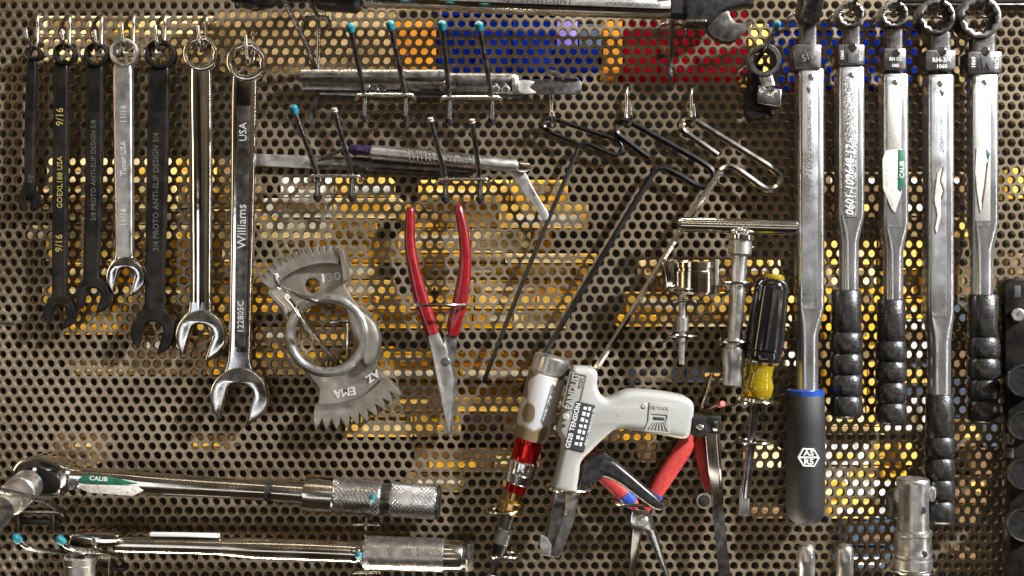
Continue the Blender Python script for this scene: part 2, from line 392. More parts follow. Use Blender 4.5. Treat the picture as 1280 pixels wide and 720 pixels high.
# ------------------------------------------------------------------ stores behind the board, seen through the holes
back = bpy.data.objects.new("back_panel", None)
me = bpy.data.meshes.new("back_panel")
q = [P(-900, -700, -620), P(2200, -700, -620), P(2200, 1450, -620), P(-900, 1450, -620)]
me.from_pydata([tuple(v) for v in q], [], [(0, 1, 2, 3)]); me.materials.append(MATS["back_dark"])
bpy.data.objects.remove(back)
o = bpy.data.objects.new("back_wall", me); col.objects.link(o); o["kind"] = "structure"
o["label"] = "black wall of the dark space behind the perforated board"
BOXNAME = {"bin_yellow": ("yellow_carton", "yellow carton", "carton"), "bin_amber": ("amber_carton", "amber carton", "carton"),
           "bin_cream": ("cream_carton", "cream carton", "carton"), "bin_white": ("white_carton", "white carton", "carton"),
           "bin_tan": ("tan_carton", "tan carton", "carton"), "bin_brown": ("brown_carton", "dark brown carton", "carton"),
           "bin_blue": ("blue_bin", "blue plastic bin", "bin"), "bin_violet": ("violet_carton", "violet carton", "carton"),
           "bin_slate": ("slate_carton", "slate grey carton", "carton"), "bin_red": ("red_bin", "red plastic bin", "bin"),
           "bin_orange": ("orange_carton", "orange carton", "carton")}
SD = -300
def store(x0, y0, x1, y1, m, where=None, d=-300, dep=90):
    nm, lb, cat = BOXNAME[m]
    t = Thing(nm, lb + " " + (where or "behind the board, glimpsed through its holes among the other stores"), cat,
              ((x0 + x1) / 2, y1, d), None if where else lb + "s behind the board")
    plate("body", [rect(x0, y0, x1, y1, 1.5, 2)], d - dep, d, m, t, 1.2)
    if cat == "bin":
        plate("rim", [rect(x0 - 2, y0 - 2, x1 + 2, y0 + 7, 1)], d - dep, d + 5, m, t, 1)
        for q in range(1, max(1, int((x1 - x0) / 48))): plate("rib", [rect(x0 + q * 48 - 2, y0 + 8, x0 + q * 48 + 2, y1)], d, d + 4, m, t, .8)
    return t
store(270, 12, 492, 84, "bin_tan", "behind the board, left of the orange one at the top edge")
store(494, 24, 545, 84, "bin_orange", "behind the board between the tan carton and the blue bin at top")
store(547, 12, 694, 88, "bin_blue", "behind the board, seen above the upper knurled gauges")
store(696, 22, 722, 60, "bin_violet", "behind the board at the right end of the wide blue bin")
store(696, 62, 748, 88, "bin_blue", "low behind the board under the violet carton")
store(724, 30, 752, 60, "bin_slate", "behind the board between the violet carton and orange carton at top")
store(754, 20, 778, 88, "bin_orange", "behind the board just left of the red bin")
store(780, 16, 934, 92, "bin_red", "behind the board under the black pistol grip")
store(936, 30, 962, 96, "bin_yellow", "behind the board beside the blue-tipped hook at upper right")
store(964, 30, 1146, 102, "bin_blue", "behind the board around the heads of the torque wrenches")
store(1150, 36, 1206, 104, "bin_tan", "behind the board between the two right torque wrench rings")
rnd = random.Random(11)
def shelf_fill(x0, x1, y0, y1, pal, where, hmin=17, hmax=34, wmin=45, wmax=120, gap=2):
    y = y0; row = 0
    ORD = ("first", "second", "third", "fourth", "fifth", "sixth", "seventh", "eighth", "ninth", "tenth", "eleventh", "twelfth")
    while y < y1 - 6:
        row += 1; k = 0
        h = min(rnd.uniform(hmin, hmax), y1 - y)
        if y1 - y - h < 9: h = y1 - y
        e = min(36, (x1 - x0) * .16); x = x0 + rnd.uniform(-e, e); xe = x1 + rnd.uniform(-e, e)
        while x < xe - 6:
            wd = min(rnd.uniform(wmin, wmax), xe - x)
            if xe - x - wd < 14: wd = xe - x
            m = rnd.choice(pal)
            k += 1 if m and x > x0 - 60 else 0
            if m:
                nm, lb, cat = BOXNAME[m]; d = SD - rnd.uniform(0, 30)
                t = Thing(nm, lb + " seen through holes " + where + ", row %s, %s" % (("one", "two", "three", "four", "five", "six", "seven", "eight", "nine", "ten", "eleven", "twelve", "thirteen", "fourteen", "fifteen", "sixteen")[row - 1], ORD[k - 1]), cat, ((x + x + wd) / 2, y + h, d), "stores behind the board")
                plate("body", [rect(x, y, x + wd - gap, y + h - gap, 1.5, 2)], d - 60, d, m, t, 1.2)
                if h > 15 and wd > 40:      # printed band or lid edge of the carton
                    m2 = rnd.choice([q for q in ("bin_white", "bin_cream", "bin_brown", "bin_yellow", "bin_amber", "bin_tan") if q != m])
                    yb = y + h * rnd.uniform(.15, .5)
                    plate("band", [rect(x + rnd.uniform(0, 25), yb, x + wd - gap - rnd.uniform(0, 20), yb + h * rnd.uniform(.25, .4))], d, d + 1.5, m2, t, .3)
            x += wd
        y += h
shelf_fill(42, 268, 20, 76, ["bin_tan", "bin_tan", "bin_cream"], "between the wrench rings", 20, 30)
shelf_fill(66, 330, 196, 300, ["bin_cream", "bin_yellow", "bin_cream", "bin_white", "bin_tan"], "beside the mid wrench shafts")
shelf_fill(66, 332, 300, 420, ["bin_yellow", "bin_amber", "bin_cream", "bin_yellow", "bin_tan"], "beside the wrench jaws")
shelf_fill(90, 332, 420, 470, ["bin_amber", "bin_brown", None, "bin_tan"], "just below the wrench jaws")
shelf_fill(334, 488, 222, 330, ["bin_cream", "bin_yellow", "bin_cream", "bin_white", "bin_amber"], "above the toothed segment")
shelf_fill(334, 488, 330, 470, ["bin_amber", "bin_yellow", "bin_tan", "bin_amber", "bin_slate"], "around the toothed segment")
shelf_fill(490, 720, 225, 330, ["bin_cream", "bin_yellow", "bin_amber", "bin_yellow", "bin_cream"], "beside the long red pliers")
shelf_fill(490, 708, 330, 412, ["bin_amber", "bin_cream", "bin_yellow", "bin_tan"], "right of the red plier grips", 18, 26)
shelf_fill(462, 720, 440, 548, ["bin_amber", "bin_tan", "bin_violet", "bin_brown", "bin_yellow"], "left of the gold air tool", 16, 26)
shelf_fill(500, 660, 562, 640, ["bin_tan", None, "bin_brown"], "beside the air tool's lower end")
shelf_fill(730, 832, 520, 580, ["bin_amber", None, "bin_brown"], "under the cable-tie gun's handle")
shelf_fill(800, 990, 325, 410, ["bin_yellow", "bin_amber", "bin_cream"], "around the T-handle shaft", 18, 30)
shelf_fill(800, 990, 410, 480, ["bin_tan", "bin_slate", "bin_brown", "bin_white", None], "below the bronze cup clamp")
shelf_fill(1030, 1220, 215, 298, ["bin_brown", "bin_tan", "bin_yellow", None], "between the torque wrench tubes")
shelf_fill(1030, 1110, 300, 545, ["bin_amber", "bin_yellow", "bin_cream", "bin_tan"], "beside the second torque wrench grip", 26, 44, 40, 80)
shelf_fill(1112, 1180, 300, 400, ["bin_yellow", "bin_amber"], "right of the third torque wrench tube", 26, 44, 40, 80)
shelf_fill(1112, 1180, 400, 540, ["bin_white", "bin_white", "bin_slate"], "right of the third torque wrench grip", 40, 70, 40, 80)
shelf_fill(1195, 1250, 300, 560, ["bin_brown", "bin_slate", "bin_tan", None], "between the two right-hand grips", 30, 50, 30, 60)
shelf_fill(1030, 1140, 556, 650, ["bin_cream", "bin_white", "bin_yellow", "bin_amber"], "left of the grey socket", 20, 30, 30, 60)
shelf_fill(1060, 1120, 652, 712, ["bin_slate"], "between steel rods and grey socket", 30, 40, 60, 70)
shelf_fill(1190, 1240, 560, 700, ["bin_tan", None, "bin_brown", None, None], "right of the grey socket", 24, 40, 25, 50)
shelf_fill(936, 984, 560, 650, ["bin_cream", None, "bin_brown"], "right of the screwdriver blade", 24, 30, 30, 50)
shelf_fill(60, 300, 545, 598, ["bin_tan", None, "bin_brown", None, None], "above the green-labelled ratchet", 18, 28)
shelf_fill(1262, 1290, 170, 345, [None, "bin_yellow", "bin_tan"], "at the right edge", 30, 40, 20, 30)

# ------------------------------------------------------------------ hooks
def clip(parent, x, y, d=3, r=5):
    return plate("clip", [rect(x - r, y - 2.4, x + r, y + 2.4, 2)], d - 3, d + 4, "black_plastic", parent, 1.2)
def j_hook(x, y, drop, tx, ty, label, group, r=2.3, dt=34):
    t = Thing("peg_hook", label, "hook", (x, y, 0), group)
    tube("hook_wire", [(x + 3, y - 4, -6), (x + 1, y - 3, 2), (x, y + 3, 6), (x, y + drop * 0.5, 6), (x - 0.5, y + drop - 5, 7),
                  ((x * 1.5 + tx * .5) / 2, y + drop + 2, dt * .35), ((x * .5 + tx * 1.5) / 2 + 1, y + drop + 3, dt * .7), (tx + 2, y + drop - 7, dt * .95), (tx, ty, dt)],
         r, "wire", t, 10, 4)
    clip(t, x + 2, y + drop - 2, 2, 4.5)
    return t
HW = "hooks of the combination wrenches"
for i, (x, y, dr, tx, ty, lb) in enumerate([
        (47, 20, 36, 32, 37, "bent wire peg hook holding the smallest black wrench"),
        (87, 22, 36, 77, 37, "bent wire peg hook holding the wrench with gold lettering"),
        (127, 22, 38, 118, 38, "bent wire peg hook holding the second black wrench from left"),
        (167, 21, 38, 152, 30, "bent wire peg hook holding the satin grey wrench"),
        (206, 21, 38, 194, 32, "bent wire peg hook holding the largest black wrench"),
        (258, 22, 38, 247, 32, "bent wire peg hook holding the plain chrome wrench"),
        (317, 42, 38, 307, 44, "bent wire peg hook holding the longest chrome wrench")]):
    j_hook(x, y, dr, tx, ty, lb, HW)
HK = "hooks of the loop-handled hex keys"
for x, y, dr, tx, ty, lb in [(689, 118, 36, 690, 140, "wire peg hook holding the thinnest hex key"),
                             (783, 113, 38, 787, 128, "wire peg hook holding the middle hex key"),
                             (864, 114, 38, 866, 130, "wire peg hook holding the thickest hex key")]:
    j_hook(x, y, dr, tx, ty, lb, HK, 2.4, 30)

def prong(t, pts, r=3.0, tip=None, m="dark_wire"):
    o = tube("prong", pts, r, m, t, 12, 5)
    a, b = Vector(pts[-1]), Vector(pts[-2]); v = (b - a).normalized()
    if tip == "blue":
        e = a + v * 12; f = a - v * 1.5
        tube("tip_cap", [tuple(f), tuple(a + v * 1.0), tuple(a + v * 5), tuple(e - v * 2), tuple(e)], [1.5, r + 1.5, r + 1.7, r + 1.3, r + .4], "blue_tip", o, 12, 3)
    elif tip == "cut":
        e = a + v * 3.5; f = a - v * .8
        tube("cut_end", [tuple(f), tuple(e)], [r * .95, r + .2], "bare_end", o, 12, 0)
    return o
def double_hook(label, xs, yb, ycr, tips, kinds, dt=70, grp="two-pronged hook brackets"):
    x0, x1 = xs[0] - 11, xs[1] + 12
    t = Thing("double_prong_hook", label, "hook", ((x0 + x1) / 2, yb, 0), grp)
    tube("crossbar", [(x0 + 2, ycr + 6, -4), (x0 + 1, ycr + 6, 10), (x0, ycr + 5, 30), (x0 + 3, ycr + .5, 39), (x0 + 12, ycr, 41), (x1 - 12, ycr, 41), (x1 - 3, ycr + .5, 39), (x1, ycr + 5, 30), (x1 - 1, ycr + 6, 10), (x1 - 2, ycr + 6, -4)],
         2.5, "wire", t, 10, 4)
    for x, tp, k in zip(xs, tips, kinds):
        dx = tp[0] - x; dy = tp[1] - ycr
        prong(t, [(x, yb, 30), (x, yb - 8, 33), (x, ycr + 8, 36), (x - 1, ycr - 4, 40), (x + dx * .25, ycr - 4 + dy * .22, 50), (x + dx * .6, ycr + dy * .6, 66), (tp[0], tp[1], dt + 14)], 3.4, k)
        tube("clip", [(x, yb - 8, 33), (x, yb - 3, 31.5)], 5.4, "black_plastic", t, 14, 0)
double_hook("two-pronged wire hook with blue tips, left one of the upper knurled gauges", (456, 507), 152, 119, ((437, 30), (487, 27)), ("blue", "blue"))
double_hook("two-pronged wire hook with blue tips, right one of the upper knurled gauges", (562, 615), 156, 122, ((552, 27), (598, 28)), ("blue", "blue"))
double_hook("two-pronged wire hook with one blue and one bare tip", (397, 440), 252, 220, ((366, 132), (418, 136)), ("blue", "cut"), 66)
double_hook("two-pronged wire hook with two bare tips under the lower gauges", (557, 600), 254, 224, ((538, 148), (590, 150)), ("cut", "cut"), 66)

t = Thing("long_prong_hook", "long bare prong hook left of the blue-tipped hooks, reaching off the top", "hook", (397, 85, 0))
tube("crossbar", [(379, 37, -3), (379, 28, 4), (384, 20, 9), (398, 19, 10), (408, 20, 9), (413, 28, 4), (411, 38, -3)], 2.4, "wire", t, 10, 4)
tube("post", [(398, 19, 9), (398, 60, 8), (397, 86, 6)], 2.8, "wire", t, 10, 3)
prong(t, [(397, 88, 6), (393, 82, 12), (380, 50, 50), (360, 10, 92), (346, -18, 120)], 3.2)
prong(t, [(398, 20, 10), (392, 10, 40), (383, -8, 70)], 2.6)
t = Thing("long_prong_hook", "long bare prong hook right of the red bin, reaching off the top", "hook", (838, 104, 0))
tube("crossbar", [(823, 46, -3), (821, 40, 4), (826, 31, 9), (840, 29, 10), (852, 31, 9), (856, 40, 4), (853, 47, -3)], 2.4, "wire", t, 10, 4)
prong(t, [(838, 104, 0), (838, 96, 6), (838.5, 70, 14), (840, 30, 40), (842, -15, 80)], 3.4)
clip(t, 826, 69, 4, 5); clip(t, 845, 67, 4, 4)
t = Thing("peg_hook", "wire hook tip poking in at the left edge above the ratchets", "hook", (-10, 405, 0))
tube("hook_wire", [(-25, 402, 0), (-8, 402, 20), (6, 404, 34), (16, 405, 40)], 2.8, "wire", t, 10, 3)

# ------------------------------------------------------------------ combination wrenches
def wrench(label, ring, R0, r0, shaft, head, RH, mouth, slot, m_sh, m_hd, texts=(), d=14, th=11, m_ring=None, panel=None):
    """ring: centre; shaft: (x, y, half width) list; head: centre; slot: direction of the jaw opening in degrees (90 = down)"""
    mouth *= .90
    t = Thing("combination_wrench", label, "wrench", (ring[0], ring[1], d), "combination wrenches in a row")
    star = [(ring[0] + (r0 if k % 2 else r0 * .90) * math.cos(R(15 * k + 7)), ring[1] + (r0 if k % 2 else r0 * .90) * math.sin(R(15 * k + 7))) for k in range(24)]
    plate("box_end", [circ(ring[0], ring[1], R0, 40), star], d - 1, d + th + 3, m_ring or m_sh, t, 2.2, 40)
    dm = d + th / 2
    pts = [(x, y, dm, hw, th / 2 * (1.0 if i else 0.9)) for i, (x, y, hw) in enumerate(shaft)]
    s = bar("shaft", splN(pts, 4), m_sh, t, 32, 5.0 if panel != "round" else 2.0)
    # jaw head: disc with a slot
    hx, hy = head; out = []
    # local frame: u along slot direction, v across
    u = (math.cos(R(slot)), math.sin(R(slot))); v = (-u[1], u[0])
    def L(a, b): return (hx + u[0] * a + v[0] * b, hy + u[1] * a + v[1] * b)
    mw = mouth / 2
    tipa = RH * 0.98
    poly = []
    a_open = math.degrees(math.asin(min(0.95, (mw + RH * .30) / RH)))
    for k in range(37):      # outside arc from one jaw tip round the back to the other
        a = R(a_open + (360 - 2 * a_open) * k / 36); e = 1.0 + 0.05 * math.cos(2 * a)
        poly.append(L(RH * math.cos(a) * e, RH * math.sin(a)))
    poly += [L(tipa * .93, -mw)]
    for k in range(9):       # throat
        a = R(-90 - 180 * k / 8)
        poly.append(L(-RH * .12 + mw * .75 * math.cos(a), mw * math.sin(a)))
    poly += [L(tipa * .93, mw)]
    plate("open_end", [poly], d - 1, d + th + 1.5, m_hd, t, 2.4, 40)
    # neck that flows from the shaft into the head
    x, y, hw = shaft[-1]
    bar("neck", splN([(x, y - 10, dm, hw * .98, th * .49), (x * .7 + hx * .3, y + (hy - RH - y) * .5 + 1, dm, hw * 1.06, th * .5), (x * .45 + hx * .55, hy - RH * .78, dm, hw * 1.45, th * .5), (hx, hy - RH * .55, dm, hw * 1.7, th * .47)], 4), m_sh if m_hd == m_sh else m_hd, t, 32, 5.0)
    for body, x, y, size, deg, mm, bold in texts:
        text("lettering", body, x, y, d + th + (0.9 if th == 14 else 0.15), size, deg, mm, s, 1.2, 1.0, bold)
    return t
wrench("smallest combination wrench, black and turned edge-on at far left", (41, 66), 9, 6.5, [(41, 72, 4.5), (40, 100, 6.2), (38, 160, 6), (37, 225, 5.5), (36, 238, 6)],
       (35, 250), 13.5, 10, 97, "black_oxide", "black_oxide", [("3/8", 38, 224, 8, 78, "etched", 0)], d=12, th=9)
wrench("black combination wrench with gold 9/16 lettering", (79, 67), 14, 10.8, [(78, 80, 7), (77, 92, 9), (76, 200, 9), (75, 330, 8.6), (75, 372, 8.6)],
       (73, 391), 20.5, 20, 108, "black_oxide", "black_oxide",
       [("9/16", 75, 146, 13, 90, "gold_ink", 0), ("GOEXL188 USA", 75, 228, 9.5, 90, "gold_ink", 0), ("9/16", 74, 304, 12.5, 90, "gold_ink", 0)])
wrench("black combination wrench between the gold-lettered and the satin grey wrench", (119, 68), 15.5, 11.5, [(119, 82, 9), (119, 96, 10.3), (118, 220, 10), (115, 330, 9.6), (115, 348, 9.8)],
       (115, 370), 22, 22, 107, "black_oxide", "black_oxide", [("5/8 PROTO ANTI-SLIP DESIGN 5/8", 117, 213, 8.5, 90, "etched", .1)])
wrench("satin grey combination wrench with stamped 11/16 lettering", (154, 65), 18, 14, [(154, 82, 10), (154, 96, 11.8), (155, 200, 11.4), (156, 300, 10.8), (156, 322, 11.2)],
       (156, 346), 24.5, 24, 103, "satin", "polished", [("11/16", 154, 143, 10, 90, "pale_stamp", 0), ("Tuner USA", 154, 198, 9.5, 90, "pale_stamp", 0), ("11/16", 154, 272, 10, 90, "pale_stamp", 0)])
wrench("wide black combination wrench between the satin grey and plain chrome wrenches", (199, 67), 19, 14.5, [(199, 84, 11), (199, 100, 12.8), (197, 220, 12.5), (194, 350, 11.8), (194, 386, 12)],
       (190, 415), 28, 28, 107, "black_oxide", "black_oxide", [("3/4 PROTO ANTI-SLIP DESIGN 3/4", 195, 240, 10, 90, "etched", .1)])
wrench("plain rounded chrome combination wrench without lettering", (250, 66), 22, 17, [(250, 84, 13), (250, 100, 14.8), (251, 220, 14.4), (251, 350, 13.6), (251, 388, 14)],
       (250, 420), 31.5, 32, 107, "chrome", "polished", [], th=14, panel="round", m_ring="nickel")
tw = wrench("longest chrome combination wrench with panelled shaft", (307, 76), 24.5, 19, [(306, 96, 13), (306, 112, 15.5), (304, 250, 14.6), (301, 400, 13.6), (300, 440, 13.6)],
       (298, 497), 36.5, 38, 105, "chrome", "polished", [("USA", 304, 165, 13, 90, "pale_stamp", 0), ("Williams", 302.5, 283, 16, 90, "pale_stamp", 0), ("122805C", 301, 396, 11, 90, "pale_stamp", 0)], d=18, th=14, m_ring="nickel")
plate("shaft_panel", [[(296, 132), (313, 132), (307, 434), (293, 434)]], 30, 32.3, "dark_steel", tw, 0.8)

# ------------------------------------------------------------------ top torque wrench (lies above the frame)
t = Thing("long_torque_wrench", "long silver torque wrench lying along the top edge", "torque wrench", (640, 5, 40))
lathe("tube", (452, -8, 52), (838, 6, 52), [(0, 13), (.02, 16), (.3, 16.5), (.33, 18), (.97, 18), (1, 16)], "nickel", t, 40)
plate("label_plate", [[(548, -12), (838, -1), (838, 11), (548, 0)]], 69.5, 70.2, "satin", t, 0.2)
text("lettering", "D2 12531I-1091", 672, 2, 70.4, 11, -2, "ink", t, 0.2, 1.2)
text("lettering", "STURTEVANT RICHMONT", 792, 6, 70.4, 6.5, -2, "ink", t, 0.2, .9)
lathe("grip", (398, -12, 52), (452, -8, 52), [(0, 22), (.1, 24), (.9, 24), (1, 20)], "black_plastic", t, 32)
lathe("head_cap", (288, -6, 50), (352, -6, 50), [(0, 6), (.15, 14), (.5, 19), (.85, 14), (1, 8)], "black_plastic", t, 32)
bar("neck", [(350, -12, 48, 14, 10), (400, -12, 48, 14, 10)], "dark_steel", t)
t = Thing("pistol_grip_tool", "black pistol-grip tool at top with a curved blade hanging over red holes", "tool", (900, 20, 30))
bar("collar", [(838, 10, 50, 12, 12), (862, 12, 50, 12, 12)], "black_plastic", t)
plate("body", [[(858, -20), (946, -20), (946, -4), (940, 4), (918, 8), (905, 12), (888, 30), (858, 28)]], 36, 66, "black_plastic", t, 3)
plate("trim", [rect(858, 24, 883, 27.5)], 60, 67.5, "dark_wire", t, .6)
plate("blade", [spl([(884, 32), (890, 44), (903, 51), (918, 51), (930, 42), (944, 24), (934, 27), (922, 28), (914, 22), (909, 12), (890, 14)], 4, True)], 44, 60, "dark_steel", t, 2)

# ------------------------------------------------------------------ upper knurled gauges
t = Thing("knurled_gauge", "silver knurled gauge handle, upper of the pair on blue-tipped hooks", "gauge", (376, 95, 16))
lathe("end_sleeve", (376, 95, 22), (424, 95, 22), [(0, 7), (.03, 8.2), (1, 8.2)], "gun_metal", t, 36)
knurl("grip", (424, 95, 22), (512, 95, 22), 8.2, "gun_metal", t, 12, 4.4, .7)
lathe("barrel", (512, 95, 22), (557, 95, 22), [(0, 8), (.95, 8), (1, 7)], "gun_metal", t, 36)
plate("blade", [[(377, 104), (500, 104), (500, 111), (440, 113), (377, 112)]], 15, 20, "gun_metal", t, .8)
plate("lower_blade", [[(398, 115), (500, 114), (652, 118), (652, 122), (470, 121), (400, 118)]], 11, 14, "gun_metal", t, .6)
plate("arm", [[(396, 112), (402, 112), (388, 156), (382, 152)]], 8, 13, "dark_steel", t, 1)
for cx, cy in ((466, 110), (477, 110)):
    s = lathe("clamp_screw", (cx, cy, 14), (cx, cy, 27), [(0, 5.2), (.9, 5.2), (.92, 4), (1, 4)], "chrome", t, 20)
    lathe("screw_socket", (cx, cy, 26.9), (cx, cy, 27.4), [(0, 3), (1, 3)], "ink", s, 14)
t = Thing("knurled_gauge", "dark knurled gauge with a flat blade pointing right, lower of the upper pair", "gauge", (575, 106, 16))
knurl("grip", (506, 109, 24), (558, 109, 24), 9, "dark_steel", t, 12, 4.4, .7)
lathe("barrel", (558, 101, 24), (644, 101, 24), [(0, 8), (.02, 9.5), (.97, 9.5), (1, 8)], "dark_steel", t, 36)
knurl("lower_grip", (558, 112, 26), (616, 112, 26), 6, "dark_steel", t, 16, 3.4, .5)
lathe("nose", (640, 104, 24), (648, 104, 24), [(0, 11), (.5, 12), (1, 9)], "satin", t, 28)
plate("blade", [[(645, 99)] + arc(721, 105, 6, -90, 0, 4) + arc(721, 112, 6, 0, 90, 4) + [(645, 118)]], 20, 23, "dark_steel", t, .8)
plate("stain", [spl([(648, 101), (668, 102), (662, 109), (670, 116), (650, 116)], 3, True)], 23, 23.3, "worn_panel", t, .1)
plate("lever", [spl([(684, 88), (694, 88), (703, 94), (716, 95), (724, 99), (706, 98), (694, 96)], 3, True)], 23.5, 27, "dark_steel", t, .8)
for cx, cy in ((620, 112), (632, 112)):
    s = lathe("clamp_screw", (cx, cy, 14), (cx, cy, 36), [(0, 5.5), (.9, 5.5), (.92, 4.2), (1, 4.2)], "satin", t, 20)
    lathe("screw_socket", (cx, cy, 35.9), (cx, cy, 36.4), [(0, 3.2), (1, 3.2)], "ink", s, 14)

# ------------------------------------------------------------------ lower gauges
t = Thing("knurled_gauge", "dark knurled gauge with a flat blade pointing left, on the lower hooks", "gauge", (480, 205, 14))
plate("blade", [[(320, 192), (396, 195), (396, 211), (320, 207)]], 6, 9, "satin", t, .8)
lathe("barrel", (388, 203, 12), (440, 205, 12), [(0, 5), (.06, 8.5), (1, 8.5)], "gun_metal", t, 32)
knurl("grip", (440, 205, 12), (556, 212, 12), 9, "dark_steel", t, 13, 4.4, .7)
lathe("end_sleeve", (556, 212, 12), (592, 214, 12), [(0, 8), (.8, 8), (1, 5)], "dark_steel", t, 32)
tube("lever", [(398, 200, 20), (412, 194, 23), (430, 186, 25)], [2, 3, 2], "dark_wire", t, 8, 3)
t = Thing("knurled_gauge", "silver knurled gauge with a curved blade drooping right, on the lower hooks", "gauge", (550, 195, 22))
lathe("ink_band", (436, 186, 27), (464, 188.5, 27), [(0, 4), (.1, 6), (1, 6.5)], "purple_ink", t, 28)
lathe("barrel", (463, 190, 28), (508, 194, 28), [(0, 7.5), (.04, 9), (1, 9)], "satin", t, 36)
knurl("grip", (508, 194, 28), (590, 202, 28), 9, "knurl_steel", t, 12, 5.0, .8)
lathe("end_sleeve", (590, 202, 28), (646, 207.5, 28), [(0, 8.6), (.95, 8.6), (1, 7.6)], "satin", t, 36)
text("lettering", "AS II B  T8J01 2", 572, 194, 36.4, 5.5, -5, "ink", t, 0.3, 1.1)
plate("lobe", [spl([(644, 204), (652, 201), (661, 203), (664, 210), (656, 216), (646, 213)], 4, True)], 22, 25, "nickel", t, .8)
plate("blade", [spl([(627, 212), (641, 210), (655, 214), (664, 230), (674, 248), (686, 268), (680, 276), (668, 258), (656, 242), (646, 226), (636, 218)], 3, True)], 14, 17, "satin", t, .8)
text("lettering", "FEELER", 664, 238, 17.2, 5.5, -60, "ink", t, 0.2)

# ------------------------------------------------------------------ loop-handled hex keys
GH = "loop-handled hex keys"
def hexkey(label, pts, r, m, d):
    t = Thing("hex_key", label, "hex key", (pts[0][0], pts[0][1], 10), GH)
    q = []
    for i, p in enumerate(pts):
        q.append((p[0], p[1], d if i < len(pts) - 1 else d * .55))
    # rounded corners: insert points near each bend
    tube("bent_rod", q, r, m, t, 6, 5, angle=28)
hexkey("thinnest black hex key with looped handle, its tip left of the gold air tool",
       [(716, 177), (700, 170.5), (686, 164), (679.5, 158), (681, 150), (688, 148), (700, 151.5), (740, 165), (766, 173.5), (775, 178), (777.5, 186), (772, 193.5), (764, 192.5), (748, 186), (736, 180.5), (729, 180), (723, 185), (716, 202), (674, 302), (640, 386), (612, 458), (605, 478)], 3.2, "key_black", 14)
hexkey("middle black hex key with looped handle running behind the gold air tool",
       [(811, 197), (797, 187), (780, 174), (771, 166), (771, 156), (778, 151), (788, 153), (810, 165), (860, 193), (880, 205), (890, 214), (891, 226), (882, 234), (871, 232), (852, 221), (836, 213), (826, 210.5), (818, 215), (808, 230), (764, 302), (720, 376), (682, 440), (662, 473), (652, 488)], 4.1, "key_black", 16)
hexkey("thickest silver hex key with looped handle ending behind the cable-tie gun",
       [(897, 194), (880, 182), (864, 171), (854, 163), (853, 155), (859, 150), (869, 151.5), (890, 164), (940, 195), (964, 210), (974, 219), (974, 230), (964, 237), (953, 234), (936, 222), (920, 211), (911, 208), (903, 212), (894, 224), (842, 302), (800, 372), (764, 430), (744, 462), (738, 472)], 4.1, "nickel", 18)

# ------------------------------------------------------------------ red-handled long pliers
t = Thing("needle_nose_pliers", "long needle-nose pliers with slim red dipped handles hanging jaws down", "pliers", (552, 420, 20))
bar("handle", splN([(513, 259, 24, 2.5, 3), (513, 264, 24, 5.2, 6), (512, 300, 25, 6.6, 7), (517, 335, 26, 7.6, 8), (526, 372, 26, 9.2, 8), (535, 400, 26, 9.2, 8), (541, 418, 26, 8.2, 7)], 4), "red_dip", t, 24, 2.6)
bar("handle", splN([(572, 256, 24, 2.5, 3), (573.5, 261, 24, 5.2, 6), (580, 295, 25, 6.6, 7), (581.5, 330, 26, 7.6, 8), (576, 372, 24, 9.2, 8), (569, 400, 22, 9, 8), (565, 418, 20, 8.2, 7)], 4), "red_dip", t, 24, 2.6)
plate("jaw", [[(534, 417), (548, 415), (557, 436), (564, 460), (567.5, 474), (566, 500), (562.5, 540), (561, 547), (557, 530), (549, 490), (542, 455)]], 18, 30, "satin", t, 1.6)
plate("jaw", [[(557, 418), (572, 415), (569, 446), (565, 470), (558, 462), (553, 440)]], 8, 18, "gun_metal", t, 1.6)
bar("jaw_tip", [(567, 472, 16, 5, 4), (566, 505, 15, 3.5, 3.5), (563, 545, 15, 1.5, 2)], "gun_metal", t)
lathe("pivot", (557, 452, 28), (557, 452, 31.5), [(0, 5.5), (.7, 5.5), (1, 4.2)], "gun_metal", t, 20)
def ring_holder(label, cx, y, d, rx, r=1.8, m="wire", rd=None, stem=None, name="ring_hook"):
    t = Thing(name, label, "hook", (cx, y, 0), "flat wire rings holding tools")
    ring_h("ring", cx, y, d, rx, m, t, r, rd)
    f = (D - d) / D
    yb = 360 + (y - 360) * f
    for s in (-1, 1):
        xb = 640 + (cx - 640) * f + s * rx * .55
        tube("stay", [(xb, yb, max(d - (rd or rx) * .85, 1)), (xb + s * 1, yb + 4, 0), (xb + s, yb + 6, -6)], r, m, t, 8, 3)
    if stem:
        sx, y1 = stem
        xb = 640 + (cx - 640) * f + sx
        tube("stem", [(xb, yb, 4), (xb, yb + (y1 - y) * .6, 5), (xb, yb + (y1 - y), 4)], r, m, t, 8, 2)
        clip(t, xb, yb + (y1 - y) * .7, 3, 5)
    return t
ring_holder("flat wire ring around the handles of the long red pliers", 549, 381, 32, 34, 1.9, rd=26, stem=(-8, 360))

# ------------------------------------------------------------------ cast toothed segment
t = Thing("toothed_segment", "cast steel double toothed segment with a big centre ring", "machine part", (409, 419, 14))
C = (409, 419)
body = [(426, 326), (430, 338), (431, 357), (440, 373), (456, 391), (470, 405), (476, 424), (473, 448), (470, 461), (483, 473)]
body += arc(C[0], C[1], 96, 36, 100, 14)
body += [(398, 500), (398, 485), (386, 470), (368, 452), (361, 423), (362, 400), (356, 384), (337, 366), (331, 356)]
body += arc(C[0], C[1], 97, 220, 278, 12)
b = plate("body", [body, circ(409, 419, 41, 40), circ(390, 357, 9, 20)], 8, 19, "cast", t, 2.0)
lathe("ring", (409, 419, 10), (409, 419, 44), [(0, 51), (.80, 51), (.93, 49.5), (1, 46.5), (1, 43.5), (.95, 41.5), (.9, 40), (0.04, 40), (0, 41)], "satin", t, 56, 30, hollow=True)
up_ = []; nT = 13
